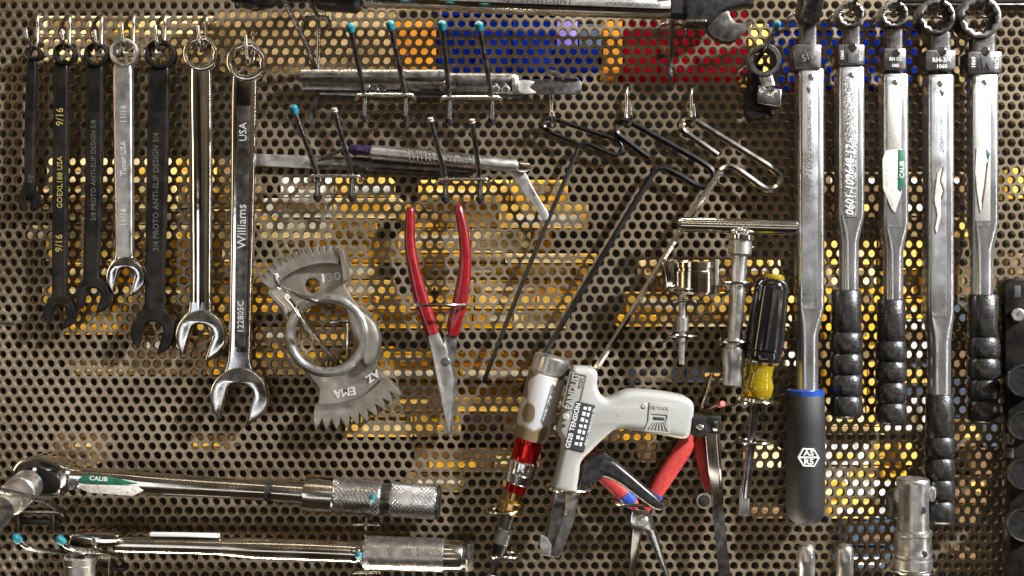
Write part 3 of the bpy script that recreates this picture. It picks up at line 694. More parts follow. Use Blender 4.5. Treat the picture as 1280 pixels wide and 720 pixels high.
def pol(r, a): return (C[0] + r * math.cos(R(a)), C[1] + r * math.sin(R(a)))
for k in range(nT):
    a = 219 + 60 * k / nT; w_ = 60 / nT
    up_ += [pol(112, a), pol(112.5, a + w_ * .35), pol(112, a + w_ * .7), pol(103.5, a + w_ * .86)]
up_ += arc(C[0], C[1], 90, 279, 219, 16)
plate("toothed_rim", [up_], 10, 30, "cast", t, .9)
lo_ = []; nT = 10
for k in range(nT):
    a = 100 - 64 * k / nT; w_ = 64 / nT
    lo_ += [pol(104.5, a), pol(112, a - w_ * .2), pol(118.5, a - w_ * .40), pol(118.5, a - w_ * .52), pol(111, a - w_ * .80)]
lo_ += arc(C[0], C[1], 88, 36, 100, 16)
plate("toothed_rim", [lo_], 8, 29, "cast", t, .9)
plate("side_boss", [spl([(430, 380), (452, 388), (468, 403), (475, 424), (470, 450), (455, 462), (448, 440)], 4, True)], 8, 33, "cast", t, 6)
plate("end_rib", [[(422, 309), (430, 312), (432, 328), (434, 350), (429, 352), (426, 330)]], 10, 34, "cast", t, 1.5)
plate("side_rib", [[(337, 362), (356, 382), (364, 402), (359, 404), (352, 386), (334, 367)]], 10, 32, "cast", t, 1.5)
text("lettering", "130", 413, 347, 19.5, 15, 8, "pale_stamp", b, 4, 1.2, .3)
text("lettering", "EMA", 431, 490, 19.5, 14, 190, "pale_stamp", b, 4, 1.0, .3)
text("lettering", "AZ", 466, 470, 19.5, 13, 215, "pale_stamp", b, 4, 1.0, .3)
t = Thing("double_prong_hook", "two-pronged bare wire hook carrying the toothed segment", "hook", (420, 420, 0), "two-pronged hook brackets")
prong(t, [(416, 390, 2), (410, 385, 12), (398, 379, 40), (374, 369, 80), (352, 360, 108), (347, 354, 114), (345, 343, 116)], 3.0, "cut", "wire")
prong(t, [(424, 456, 2), (418, 448, 14), (400, 428, 40), (378, 400, 80), (368, 382, 100), (358, 370, 112)], 3.0, "cut", "wire")
tube("crossbar", [(414, 402, 5), (425, 402, 6), (440, 402, 5)], 2.2, "wire", t, 8, 2)
tube("post", [(435, 404, 6), (435, 425, 6), (434, 446, 4)], 2.0, "wire", t, 8, 2)

# ------------------------------------------------------------------ ratchet torque wrenches, bottom left
def on_axis(A, B, x):     # point of the axis A-B at picture column x
    k = (x - A[0]) / (B[0] - A[0]); return (x, A[1] + (B[1] - A[1]) * k, A[2] + (B[2] - A[2]) * k)
t = Thing("ratchet_torque_wrench", "chrome ratchet torque wrench with a green label, upper of the two at bottom left", "torque wrench", (82, 595, 20))
A, B = (82, 595, 40), (551, 628, 36); X = lambda x: on_axis(A, B, x)
plate("head", [spl([(11, 594), (18, 580), (34, 572.5), (50, 572), (66, 576), (80, 583), (83, 590), (82, 610), (76, 619), (62, 621), (40, 619), (20, 612)], 4, True)], 22, 58, "chrome", t, 5)
c = plate("cover", [spl([(17, 597), (26, 586), (40, 583), (56, 587), (70, 595), (75, 606), (70, 615), (54, 617), (30, 613)], 4, True)], 57, 60, "black_oxide", t, 1.2)
for cx, cy in ((43, 587), (49, 614)): lathe("screw", (cx, cy, 59.5), (cx, cy, 61.5), [(0, 2.4), (.7, 2.4), (1, 1.6)], "pale_stamp", c, 12)
so = lathe("socket", (36, 604, 60), (-12, 648, 150), [(0, 14), (.02, 18), (.25, 18.5), (.27, 17), (.3, 18.5), (.5, 18.5), (.52, 15), (1, 15)], "satin", t, 40)
lathe("socket_tip", (0, 637, 128), (-24, 660, 175), [(0, 15.5), (.1, 17), (1, 17)], "dark_steel", so, 36)
bar("shaft", splN([(82, 595.5, 40, 10.5, 11, 2.4), (92, 596.2, 40, 12, 12, 2.6), (160, 602, 40, 13, 12, 2.8), (180, 604, 40, 13.5, 12, 2.4), (230, 607, 40, 13, 12, 2.2), (334, 613, 38, 12.6, 12, 2)], 4), "nickel", t, 32)
lathe("joint", X(333), X(343), [(0, 13.4), (.2, 13.4), (.3, 12), (.7, 12), (.8, 13.4), (1, 13.4)], "dark_steel", t, 32)
lathe("neck", X(342), X(382), [(0, 13.8), (1, 14)], "nickel", t, 40)
lathe("collar", X(380), X(419), [(0, 17), (.05, 22), (.25, 23), (.95, 22), (1, 20)], "nickel", t, 44)
g = knurl("grip", X(418), X(477), 20.5, "knurl_steel", t, 26, 5.0, 1.0)
lathe("groove", X(476), X(489), [(0, 18.5), (1, 18.5)], "dark_steel", t, 40)
knurl("grip", X(488), X(547), 20.8, "knurl_steel", t, 26, 5.0, 1.0)
lathe("end_cap", X(546), X(551), [(0, 21), (.6, 21), (1, 18)], "dark_steel", t, 40)
lab = plate("label", [[(98, 604), (172, 608), (178, 614), (166, 620), (140, 618), (112, 616), (98, 610)]], 50.5, 52.6, "label_white", t, .3)
gl = plate("green_band", [[(96, 602), (103, 594), (138, 596), (172, 605), (160, 606), (110, 605)]], 52.2, 53.4, "label_green", lab, .3)
text("lettering", "CALIB", 123, 598.5, 53.5, 7.5, -4, "white_ink", lab, .3, 1.15, .1)
lathe("direction_pin", (90, 606, 44), (90, 606, 56), [(0, 6.5), (.8, 6.5), (1, 5)], "dark_steel", t, 20)
t = Thing("ratchet_torque_wrench", "chrome ratchet torque wrench with a paper strip, lower of the two at bottom left", "torque wrench", (150, 680, 20))
A, B = (150, 680, 40), (590, 695, 36)
plate("head", [spl([(86, 670), (100, 667), (130, 667), (146, 669), (148, 678), (144, 684), (120, 686), (92, 688), (86, 682)], 3, True)], 26, 58, "chrome", t, 4)
lathe("drive", (101, 687, 42), (100, 700, 42), [(0, 14), (.4, 17), (1, 17)], "dark_steel", t, 32)
lathe("socket", (100, 694, 42), (98, 745, 42), [(0, 17), (.05, 19), (.2, 19), (.22, 18), (1, 18)], "satin", t, 40)
bar("shaft", splN([(148, 680, 40, 9.5, 10, 2.2), (160, 680.4, 40, 10, 10, 2.2), (270, 683, 40, 10.5, 11, 2.2), (320, 685.5, 40, 13, 12, 2), (380, 687.5, 39, 13.2, 12, 2), (440, 690, 38, 13, 12, 2)], 4), "nickel", t, 32)
lathe("collar", X(440), X(457), [(0, 13.4), (.3, 14), (.5, 12.6), (.7, 14.5), (1, 14.5)], "chrome", t, 36)
knurl("grip", X(456), X(555), 20, "knurl_steel", t, 40, 3.2, .5)
lathe("end_sleeve", X(555), X(578), [(0, 18.4), (.9, 18.4), (1, 17)], "nickel", t, 40)
lathe("neck_ring", X(578), X(584), [(0, 15), (1, 15)], "dark_steel", t, 32)
lathe("end_nut", X(583), X(592), [(0, 18), (.2, 19), (.7, 19), (1, 15)], "dark_steel", t, 6, 20)
plate("paper_strip", [[(187, 666.5), (230, 667), (273, 668), (273, 672.5), (230, 671), (187, 670.5)]], 40, 47, "paper", t, .2)
t = Thing("double_prong_hook", "two-pronged hook under the upper ratchet, its grey prong crossing the socket", "hook", (45, 650, 0), "two-pronged hook brackets")
tube("crossbar", [(18, 648, -2), (20, 642, 6), (30, 640, 8), (66, 640, 8), (78, 644, 5), (80, 648, -2)], 2.3, "wire", t, 10, 3)
for x in (22, 66): tube("post", [(x, 640, 8), (x, 652, 6), (x, 666, 3)], 3, "wire", t, 10, 2)
plate("rubber_clip", [rect(20, 649, 74, 656, 2)], 0, 6, "black_plastic", t, 1)
prong(t, [(80, 640, 10), (72, 636, 40), (56, 626, 90), (30, 620, 150), (0, 613, 190), (-20, 608, 210)], 3.6)
t = Thing("double_prong_hook", "two-pronged hook with blue tips carrying the lower ratchet's head", "hook", (110, 700, 0), "two-pronged hook brackets")
prong(t, [(150, 697, 6), (130, 691, 40), (104, 688, 74), (86, 684, 96), (72, 672, 104)], 3.2, "blue")
prong(t, [(96, 694, 6), (76, 690, 40), (46, 687, 80), (32, 682, 96), (17, 670, 104)], 3.2, "blue")
tube("crossbar", [(120, 704, -2), (122, 697, 6), (136, 696, 8), (150, 697, 6), (156, 706, -2)], 2.3, "wire", t, 10, 3)
tube("post", [(137, 697, 7), (137, 712, 6), (137, 726, 3)], 2.8, "wire", t, 10, 2); clip(t, 150, 712, 3, 7)
def small_hook(label, x, y, tx, ty, ye):
    t = Thing("peg_hook", label, "hook", (x, y, 0), "hooks of the ratchet grips")
    tube("crossbar", [(x - 20, y + 6, -3), (x - 17, y + 1, 5), (x - 8, y, 8), (x + 8, y, 8), (x + 17, y + 1, 5), (x + 19, y + 6, -3)], 2.2, "wire", t, 10, 3)
    tube("post", [(x, y, 7), (x, y + 12, 6), (x, ye, 3)], 2.6, "wire", t, 10, 2)
    prong(t, [(x, y, 8), (x + (tx - x) * .3, y + (ty - y) * .35, 34), (x + (tx - x) * .8, y + (ty - y) * .75, 62), (tx, ty, 72)], 2.4, "blue")
small_hook("small wire hook with a blue tip over the upper ratchet's knurled grip", 457, 656, 466, 620, 676)
small_hook("small wire hook with a blue tip under the lower ratchet's grip", 459, 715, 447, 692, 735)

# ------------------------------------------------------------------ gold air tool
t = Thing("air_screwdriver", "gold and silver air screwdriver with red metal rings hanging at a slant", "air tool", (688, 450, 20))
A, B = (690, 447, 40), (613, 726, 30)
LN = math.hypot(B[0] - A[0], B[1] - A[1])
def AX(v): k = v / LN; return (A[0] + (B[0] - A[0]) * k, A[1] + (B[1] - A[1]) * k, A[2] + (B[2] - A[2]) * k)
lathe("end_cap", AX(-2), AX(22), [(0, 19), (.1, 21.5), (.85, 22), (.9, 20.5), (1, 20.5)], "satin", t, 44)
lathe("body", AX(22), AX(105), [(0, 22.5), (.02, 23.2), (.6, 22.5), (1, 19.8)], "gold_paint", t, 48)
lathe("red_barrel", AX(104), AX(134), [(0, 17.5), (.1, 17.5), (.13, 16), (.2, 16), (.23, 17.2), (.8, 16.4), (.83, 15.4), (.9, 15.4), (1, 16.4)], "red_metal", t, 44)
lathe("sleeve", AX(133), AX(163), [(0, 16), (.06, 18), (.3, 18), (.33, 17), (.55, 17), (.58, 17.6), (.94, 16.6), (1, 15)], "polished", t, 44)
lathe("red_collar", AX(162), AX(174), [(0, 13.2), (1, 12.4)], "red_metal", t, 36)
lathe("brass_neck", AX(173), AX(186), [(0, 10.5), (1, 10)], "brass", t, 32)
lathe("brass_nut", AX(185), AX(201), [(0, 14), (.12, 15.8), (.9, 15.8), (1, 14)], "brass", t, 40)
lathe("spindle", AX(200), AX(222), [(0, 7.5), (1, 7.5)], "dark_steel", t, 28)
knurl("chuck", AX(221), AX(241), 10, "gun_metal", t, 22, 3.0, .5)
lathe("chuck_nose", AX(240), AX(258), [(0, 9), (.5, 8.4), (1, 6)], "black_oxide", t, 28)
lathe("hex_bit", AX(257), AX(282), [(0, 5), (1, 5)], "polished", t, 6, 20)
lathe("bit_socket", AX(281), AX(305), [(0, 5), (.1, 7), (.35, 7), (.4, 5.5), (.55, 5.5), (.6, 7.5), (1, 7.5)], "gun_metal", t, 28)
ring_holder("flat wire ring around the brass end of the air screwdriver", 630, 638, 34, 21, 2.1, "nickel")
ring_holder("flat wire ring around the bit of the air screwdriver, lowest in the middle", 630, 693, 30, 18, 2.1, "nickel")

# ------------------------------------------------------------------ cable-tie gun
t = Thing("cable_tie_gun", "grey cable-tie tensioning gun with black trigger and black printed label", "hand tool", (716, 462, 20))
gun = spl([(716, 461), (728, 459.5), (742, 461), (747.5, 468), (747, 482), (751, 493), (759, 500), (769, 497), (780, 491.5), (794, 489), (824, 491), (852, 495.5), (863, 499.5), (868.5, 508), (867.5, 524), (864, 543), (857, 549.5), (837, 546.5), (808, 541), (781, 537), (767, 540), (756, 549), (740, 564), (727, 578), (724.5, 592), (722, 608), (719, 620),
           (692, 614), (694, 600), (703, 557), (698.5, 545), (697, 535), (706, 505), (712, 478)], 3, True)
gb = plate("body", [gun], 28, 74, "gun_grey", t, 7, 50)
lbp = plate("label", [rot(rect(712.5, 503, 737.5, 564, 2.5), 725, 533.5, 14)], 74, 74.8, "ink", gb, .25)
text("lettering", "GS2B TENSION", 716.5, 532, 75, 8.6, 76, "white_ink", lbp, .25, 1.0, .12)
for k in range(7):
    for j, ww in enumerate((3.6, 2.6)):
        px, py = 726 + j * 5.5, 532 + (k - 3) * 7.6
        q = rot(rect(px - ww / 2 - .6, py - (2.6 if (k + j) % 3 else 1.5), px + ww / 2, py + 2.2), 725, 533.5, 14)
        plate("print_block", [q], 74.7, 75.1, "white_ink", lbp, .1)
text("lettering", "SELECT TENSION FOR TIE", 737.3, 534, 75, 3.6, 76, "white_ink", lbp, .2, 1.15, .05)
plate("name_frame", [rot(rect(707, 466, 729, 512, 2), 718, 489, 13), rot(rect(708.4, 467.4, 727.6, 510.6, 1.6), 718, 489, 13)], 73.8, 75, "gun_mark", gb, .3)
text("lettering", "PANDUIT", 715.5, 489, 74.6, 11.5, 77, "gun_grey", gb, 1.4, .95, .25)
text("lettering", "GS2B", 727.5, 478, 74.6, 6.2, 77, "gun_grey", gb, 1.2, 1, .1)
for cx, cy, rr, mm in ((707, 521, 4.2, "gun_grey"), (705, 532, 2, "ink"), (804.5, 507, 3.8, "gun_grey")):
    lathe("rivet", (cx, cy, 72), (cx, cy, 75), [(0, rr), (.7, rr), (1, rr * .7)], mm, gb, 18)
em = plate("emblem", [[(812, 503), (837, 505), (836, 526), (838, 542), (805, 539), (810, 526)], [(814, 517.5), (834, 519), (834, 522), (831, 528), (835, 540), (808, 537.5), (815, 526)]], 73.5, 75.2, "gun_grey", gb, .4)
text("lettering", "TIE TOOL", 824, 510.5, 75.3, 5.6, -4, "gun_mark", em, .5, 1.0, .1)
plate("emblem_slot", [[(816.5, 521), (831, 522), (830, 525.5), (817, 524.5)]], 73.6, 74.6, "ink", em, .1)
for k in range(6):
    xa = 817 + k * 2.4; xb = 810 + k * 4.7
    plate("emblem_ray", [[(xa, 527.5), (xa + 1.1, 527.5), (xb + 2.2, 538.6), (xb, 538.4)]], 73.5, 75.2, "gun_grey", em, .3)
plate("nose", [[(694, 606), (722, 612), (727, 600), (722, 634), (716, 656), (708, 678), (699, 698), (690, 697), (677, 692), (684, 664), (690, 630)]], 34, 66, "gun_metal", t, 4)
plate("nose_channel", [[(693, 624), (707, 630), (703, 655), (690, 690), (681, 686), (687, 660)]], 65, 68, "dark_steel", t, 1)
plate("side_plate", [[(707, 611), (722, 615), (718, 636), (711, 645), (705, 641)]], 60, 70, "cast", t, 1.5)
plate("nose_guide", [[(676, 668), (684, 672), (690, 682), (688, 696), (676, 694), (674, 682)]], 60, 70, "satin", t, 2)
lathe("pin", (707, 641, 64), (707, 641, 71.5), [(0, 3), (.7, 3), (1, 2)], "satin", t, 14)
tr = bar("trigger", splN([(728, 596, 46, 5, 10), (740, 586, 48, 12, 11), (756, 583, 50, 13, 11), (776, 594, 52, 10, 11), (800, 613, 54, 8.4, 10), (820, 629, 55, 7, 8), (827, 635, 55, 3.5, 4)], 4), "black_plastic", t, 24, 3.2)
plate("trigger_root", [[(735, 575), (756, 566), (768, 576), (752, 600), (736, 606), (724, 614), (728, 590)]], 36, 60, "black_plastic", t, 3)
plate("tail_clamp", [rect(866, 521, 884, 546, 2)], 40, 74, "black_plastic", t, 2)
lathe("tail_screw", (875, 535, 73), (875, 535, 76), [(0, 4.4), (.7, 4.4), (1, 3)], "nickel", t, 18)
ring_holder("flat wire ring around the nose of the cable-tie gun", 712, 608, 50, 27, 2.0, "nickel", rd=36)

# ------------------------------------------------------------------ red and blue pliers below the gun
t = Thing("blue_red_pliers", "needle-nose pliers with thick red and blue handles behind the gun's trigger", "pliers", (801, 650, 16))
bar("handle", splN([(806, 636, 22, 6, 6), (815, 622, 22, 9, 8), (826, 604, 22, 10.5, 9), (842, 580, 22, 10.8, 9), (855, 560, 22, 10.4, 9), (863, 538, 22, 9.6, 8)], 4), "red_foam", t, 24, 2.3)
bar("handle", splN([(798, 636, 16, 6, 6), (786, 624, 16, 9, 8), (770, 608, 16, 10.5, 9), (750, 588, 16, 10.5, 9), (736, 568, 16, 10, 8)], 4), "red_foam", t, 24, 2.3)
bar("blue_sleeve", [(811, 629, 22, 8.5, 8.5), (820, 616, 22, 10.6, 9.6)], "blue_plastic", t, 24, 2.3)
bar("blue_sleeve", [(790, 629, 16, 8.5, 8.5), (780, 618, 16, 10.6, 9.6)], "blue_plastic", t, 24, 2.3)
plate("jaw", [spl([(790, 640), (799, 636), (812, 640), (818, 654), (822, 668), (830, 696), (838, 724), (835, 725), (824, 704), (813, 676), (806, 664), (795, 664), (788, 656)], 3, True)], 14, 27, "polished", t, 1.8)
plate("jaw", [[(792, 655), (804, 664), (800, 684), (792, 724), (786, 724), (788, 690), (790, 668)]], 6, 16, "nickel", t, 1.5)
lathe("pivot", (802, 651, 26), (802, 651, 29), [(0, 8), (.7, 8), (1, 6)], "satin", t, 24)
ring_holder("flat wire ring around the red and blue plier handles", 799, 627, 30, 33, 2.0, "nickel", rd=24)

# ------------------------------------------------------------------ strap gauge hanging right of the gun
t = Thing("strap_gauge", "steel strap gauge with red handle, knurled knob and black blade right of the gun", "gauge", (890, 530, 16))
bar("handle", splN([(872, 540, 22, 6, 7), (877, 566, 22, 8, 8), (883, 594, 22, 7.5, 8), (888, 614, 22, 5, 6)], 4), "red_foam", t, 24, 2.4)
plate("channel", [[(881, 540), (899, 540), (903, 590), (905, 630), (892, 633), (885, 590)]], 26, 36, "nickel", t, 1.5)
plate("channel_lip", [[(895, 540), (900, 540), (905, 630), (901, 630)]], 30, 39, "chrome", t, 1)
plate("head_clamp", [rect(882, 520, 902, 542, 2)], 24, 40, "black_plastic", t, 2)
plate("latch", [[(890, 528), (898, 526), (899, 543), (892, 543)]], 39.5, 42, "chrome", t, .8)
knurl("knob", (880, 626, 24), (880, 626, 40), 9.4, "satin", t, 20, 5, .5, straight=True)
lathe("knob_face", (880, 626, 39), (880, 626, 42), [(0, 7), (.5, 7), (.55, 3), (1, 2.5)], "polished", t, 22)
plate("blade", [[(890, 632), (904, 630), (909, 680), (914, 724), (899, 724), (895, 680)]], 28, 31, "dark_steel", t, .8)
t = Thing("peg_hook", "wire hook with a pink-red end above the strap gauge", "hook", (890, 468, 0))
tube("hook_wire", [(891, 462, -5), (890, 467, 4), (885, 488, 8), (877, 511, 10), (880, 514, 26), (892, 509, 50), (902, 505, 66)], 2.4, "nickel", t, 10, 4)
tube("tip_cap", [(899, 506.2, 61), (903.5, 504.4, 69)], 3.4, "red_foam", t, 12, 0)
clip(t, 885, 492, 6, 6)

# ------------------------------------------------------------------ bronze cup clamp
t = Thing("cup_clamp", "small bronze-chrome half cup on a stem between hex key and T-handle", "machine part", (866, 345, 16))
lathe("cup", (867, 327, 36), (866.5, 368, 36), [(0.0, 29.5), (.04, 31), (.2, 31), (.22, 29), (.3, 29), (.32, 31.2), (.93, 31.2), (1, 28.5), (1, 6)], "bronze_chrome", t, 44)
plate("side_plate", [[(831, 327), (843, 322), (844, 358), (833, 360)]], 34, 60, "chrome", t, 1.5)
plate("side_plate", [[(894, 324), (899, 324), (898, 357), (894, 357)]], 34, 64, "satin", t, 1)
ring_h("lip", 852, 362, 54, 15, "nickel", t, 2.2)
lathe("stem", (853, 362, 44), (852, 455, 40), [(0, 4.2), (.36, 4.2), (.37, 7.8), (.55, 7.8), (.56, 4.4), (.84, 4.4), (.85, 3.6), (1, 3.6)], "satin", t, 28)
ring_holder("flat wire ring under the bronze cup clamp's sleeve", 854, 420, 40, 16, 1.8, "nickel")
ring_holder("flat wire ring just beneath the bronze cup", 858, 376, 36, 20, 1.6, "wire")

# ------------------------------------------------------------------ T-handle socket driver
t = Thing("t_handle_driver", "steel T-handle socket driver with long crossbar beside the torque wrenches", "socket driver", (925, 285, 16))
lathe("crossbar", (848, 280.5, 44), (996, 284.5, 44), [(0, 7.5), (.015, 9.2), (.985, 9.2), (1, 7.5)], "nickel", t, 36)
for k, (dx, dy) in enumerate(((-7, 7), (0, 4), (7, 7), (-4, 10), (5, 10))):
    c = P(925 + dx, 284 + dy, 52)
    bmx = bmesh.new(); bmesh.ops.create_uvsphere(bmx, u_segments=12, v_segments=8, radius=4.6 * S)
    link("weld_bead", [v.co + c for v in bmx.verts], [tuple(v.index for v in f.verts) for f in bmx.faces], "chrome", t, 60); bmx.free()
A, B = (926, 294, 42), (916, 482, 38)
lathe("flange", (926, 293, 42), (925.6, 301, 42), [(0, 12), (.2, 17), (.8, 17), (1, 13)], "nickel", t, 36)
lathe("shaft", (925.6, 300, 42), (918, 424, 40), [(0, 13.6), (.14, 14), (.16, 9.5), (.98, 8.8), (1, 9)], "satin", t, 36)
lathe("socket", (918, 423, 40), (915.5, 481, 40), [(0, 10), (.03, 13), (.1, 13), (.12, 11), (.2, 11), (.22, 14), (.55, 14), (.6, 12.6), (1, 12.4)], "satin", t, 36)
ring_holder("flat wire ring round the T-handle driver's shaft", 921, 353.5, 40, 17, 1.9, "nickel")
tube("cotter", [(905, 306, 20), (912, 309, 34), (940, 309, 34), (948, 306, 20)], 1.6, "wire", t, 8, 3)
ring_holder("flat wire ring at the T-handle driver's lower socket", 918, 427, 40, 16, 1.9, "nickel")

# ------------------------------------------------------------------ screwdriver with black and yellow handle
t = Thing("screwdriver", "flat screwdriver with glossy black handle and clear yellow ends", "screwdriver", (966, 345, 16))
lathe("yellow_cap", (967, 343, 44), (966, 353, 44), [(0, 11), (.3, 13.5), (1, 13.5)], "yellow_plastic", t, 24)
lathe("grip", (966, 349, 44), (952, 452, 44), [(0, 15), (.04, 19), (.1, 20.5), (.7, 23), (.86, 23.4), (.88, 22), (.93, 23), (.98, 22), (1, 17)], "gloss_black", t, 44)
st = []
a_, t_, up_, sd_, ln_ = axis_frame((966, 349, 44), (952, 452, 44))
V, F = [], []
rg = []
for k in range(9):
    u = .12 + .72 * k / 8; rr_ = 20.7 + (23.3 - 20.7) * min(1, u / .75)
    rg.append([a_ + t_ * u * ln_ * S + (up_ * math.cos(R(an)) + sd_ * math.sin(R(an))) * (rr_ + q_) * S for an, q_ in ((-28, 0), (-28, .5), (8, .6), (8, 0))])
V, F = rings_to_mesh(rg)
link("highlight_strip", V, F, "polished", t)  # polished strip stands in for the silver highlight on the black grip
prof = []
lathe("yellow_ferrule", (950.5, 456, 44), (945, 498, 44), [(0, 17), (.1, 16), (.35, 15.5), (.6, 19), (.9, 18), (1, 14)], "yellow_plastic", t, 36, 40)
lathe("collar", (945, 497, 44), (944.2, 503, 44), [(0, 15), (.2, 18), (.8, 18), (1, 13)], "nickel", t, 32)
lathe("shank", (944, 502, 44), (931.5, 622, 40), [(0, 8), (.04, 8), (.08, 5.6), (1, 5.2)], "polished", t, 24)
plate("blade_tip", [[(933, 588), (938.5, 589), (938, 612), (936, 645), (924, 644), (926, 612)]], 34, 41, "satin", t, 1.5)
ring_holder("flat wire ring right under the screwdriver's yellow ferrule", 946, 502, 40, 22, 1.8, "nickel", stem=(17, 540))
ring_holder("flat wire ring around the screwdriver's shank", 944, 552, 36, 20, 1.9, "nickel")

# ------------------------------------------------------------------ five upright click torque wrenches
GT = "upright torque wrenches in a row"
def click_wrench(label, tube_x, y0, y1, thin_x, y2, block, neck, mface, grip, d=30, panel=None):
    x0, x1 = tube_x; cx = (x0 + x1) / 2; hw = (x1 - x0) / 2
    a0, a1 = thin_x; ctx = (a0 + a1) / 2; thw = (a1 - a0) / 2
    t = Thing("click_torque_wrench", label, "torque wrench", (cx, y0, 16), GT)
    ds = 14
    bar("tube", [(cx, y0, d, hw * .96, ds * .96, 5), (cx, y0 + 2, d, hw, ds, 5), (cx, y1 - 2, d, hw, ds, 5), (cx * .8 + ctx * .2, y1 + 6, d, hw * .98, ds, 4), (cx * .4 + ctx * .6, y1 + 22, d, (hw * .4 + thw * .6), ds * .94, 2.6), (ctx, y1 + 34, d, thw, ds * .9, 2.1), (ctx, y2 + 4, d, thw, ds * .9, 2)], mface, t, 40)
    plate("milled_face", [[(cx - hw * .52, y0 + 1), (cx + hw * .66, y0 + 1), (cx + hw * .66, y1 + 3), (cx - hw * .44, y1 + 3), (cx - hw * .52, y1 - 6)]], d + ds - 3, d + ds + .5, "brushed_face", t, .5)
    bx0, by0, bx1, by1 = block
    b = plate("head_block", [[(bx0, by0 + 2), (bx0 + 2, by0), (bx1 - 2, by0), (bx1, by0 + 2), (bx1, by1 - 2), (bx1 - 3, by1), (bx0 + 3, by1), (bx0, by1 - 2)]], d - 10, d + 16, "dark_steel", t, 2)
    bar("throat", [((bx0 + bx1) / 2, by1 - 2, d - 2, (bx1 - bx0) * .34, 9), (cx, y0 + 2, d - 2, hw * .62, 9)], "dark_steel", t)
    nx0, ny0, nx1, ny1 = neck
    bar("neck", [((nx0 + nx1) / 2, ny0, d, (nx1 - nx0) / 2, 8), ((nx0 + nx1) / 2, by0 + 3, d, (nx1 - nx0) / 2 * 1.02, 8)], "dark_steel", t)
    lathe("face_screw", (cx + 2, y0 + 9, d + ds - 1), (cx + 2, y0 + 9, d + ds + 1.5), [(0, 4.2), (.6, 4.2), (1, 3)], "gun_metal", t, 18)
    gx0, gx1, gy0, gy1, kind = grip; gc = (gx0 + gx1) / 2; gw = (gx1 - gx0) / 2
    if kind == "ribbed":
        n = 4; h0 = gy0 + (gy1 - gy0) * .33; st_ = (gy1 - 2 - h0) / n
        pts = [(gc, gy0, d, gw * .80, gw * .80), (gc, gy0 + 2, d, gw * .90, gw * .9), (gc, h0 - 2, d, gw * .90, gw * .9)]
        for k in range(n):
            for u, s_ in ((.0, .84), (.1, .95), (.45, 1.0), (.8, .99), (.93, .92)):
                pts.append((gc, h0 + (k + u) * st_, d, gw * s_, gw * s_))
        pts += [(gc, gy1 - 4, d, gw * .93, gw * .93), (gc, gy1 - .5, d, gw * .75, gw * .75), (gc, gy1, d, gw * .4, gw * .4)]
        bar("grip", pts, "rubber", t, 36, 2.2, angle=55)
    else:
        pts = [(gc, gy0, d, gw * .9, gw * .9), (gc, gy0 + 2, d, gw * .97, gw * .97), (gc, gy0 + 40, d, gw, gw), (gc, gy1 - 26, d, gw * 1.0, gw), (gc, gy1 - 14, d, gw * .93, gw * .93), (gc, gy1 - 6, d, gw * .76, gw * .76), (gc, gy1 - 1.5, d, gw * .46, gw * .46), (gc, gy1, d, gw * .2, gw * .2)]
        bar("grip", pts, "matte_rubber", t, 40, 2.0, angle=60)
    return t, b, d + ds + .5
def ring_head(t, cx, cy, r_out, r_in, d, m):
    star = [(cx + (r_in + .6 if k % 2 else r_in * .88) * math.cos(R(15 * k + 4)), cy + (r_in + .6 if k % 2 else r_in * .88) * math.sin(R(15 * k + 4))) for k in range(24)]
    plate("ring_head", [circ(cx, cy, r_out, 40), star], d - 12, d + 13, m, t, 2.6, 40)
# 1: big smooth grip
t, b, df = click_wrench("torque wrench with thick smooth black grip and white hexagon emblem", (995, 1027.5), 88, 384, (995.5, 1022), 492, (993, 55, 1027, 87), (1000, 28, 1020, 56), "silver_tube", (983, 1030, 492, 656, "smooth"))
lathe("drive_socket", (1008, 26, 34), (1017, -16, 90), [(0, 9), (.15, 15), (.3, 15.5), (1, 15.5), (1, 12), (.7, 11.5)], "dark_steel", t, 32)
lathe("grip_band", (1006.5, 487, 30), (1006.5, 495, 30), [(0, 21), (.1, 22.4), (.9, 22.4), (1, 21)], "blue_band", t, 40)
text("lettering", "STURTEVANT RICHMONT", 1011, 156, df + .1, 7.4, -90, "ink", t, .3, .74, 0, .2)
text("lettering", "0601-Hoek", 1010, 221, df + .1, 14, -90, "etched", t, .3, 1.0, 0, .35)
plate("brand_mark", [[(1008, 108), (1014, 111), (1012, 117), (1009, 114)]], df, df + .4, "ink", t, .1)
plate("arrow_mark", [[(1004, 366.5), (1008, 363), (1008, 365), (1013, 365), (1013, 363), (1017, 366.5), (1013, 370), (1013, 368), (1008, 368), (1008, 370)]], df, df + .4, "etched", t, .1)
text("lettering", "TORQUE", 1010, 376, df + .1, 5, 0, "etched", t, .3)
text("lettering", "LIMITED", 1013, 447, 30 + 12.8, 5.5, -90, "etched", t, .3)
gz = 30 + 23.4
hexo = [(1011 + 14 * math.cos(R(60 * k + 30)), 572 + 13 * math.sin(R(60 * k + 30))) for k in range(6)]
hexi = [(1011 + 12 * math.cos(R(60 * k + 30)), 572 + 11 * math.sin(R(60 * k + 30))) for k in range(6)]
em = plate("emblem", [rot(hexo, 1011, 572, 30), rot(hexi, 1011, 572, 30)], gz - 3, gz + 1.0, "white_ink", t, .2)
plate("emblem_bar", [[(998, 571), (1024, 571), (1024, 573), (998, 573)]], gz - 3, gz + .9, "white_ink", em, .2)
text("lettering", "AS", 1011, 566.5, gz + .5, 9.5, 0, "white_ink", em, .9, 1.2, .25)
text("lettering", "R5", 1011, 577.5, gz + .5, 9.5, 0, "white_ink", em, .9, 1.2, .25)
text("lettering", "S1L", 1010, 71, 46.2, 12, 20, "etched", b, .6, .9, .3)
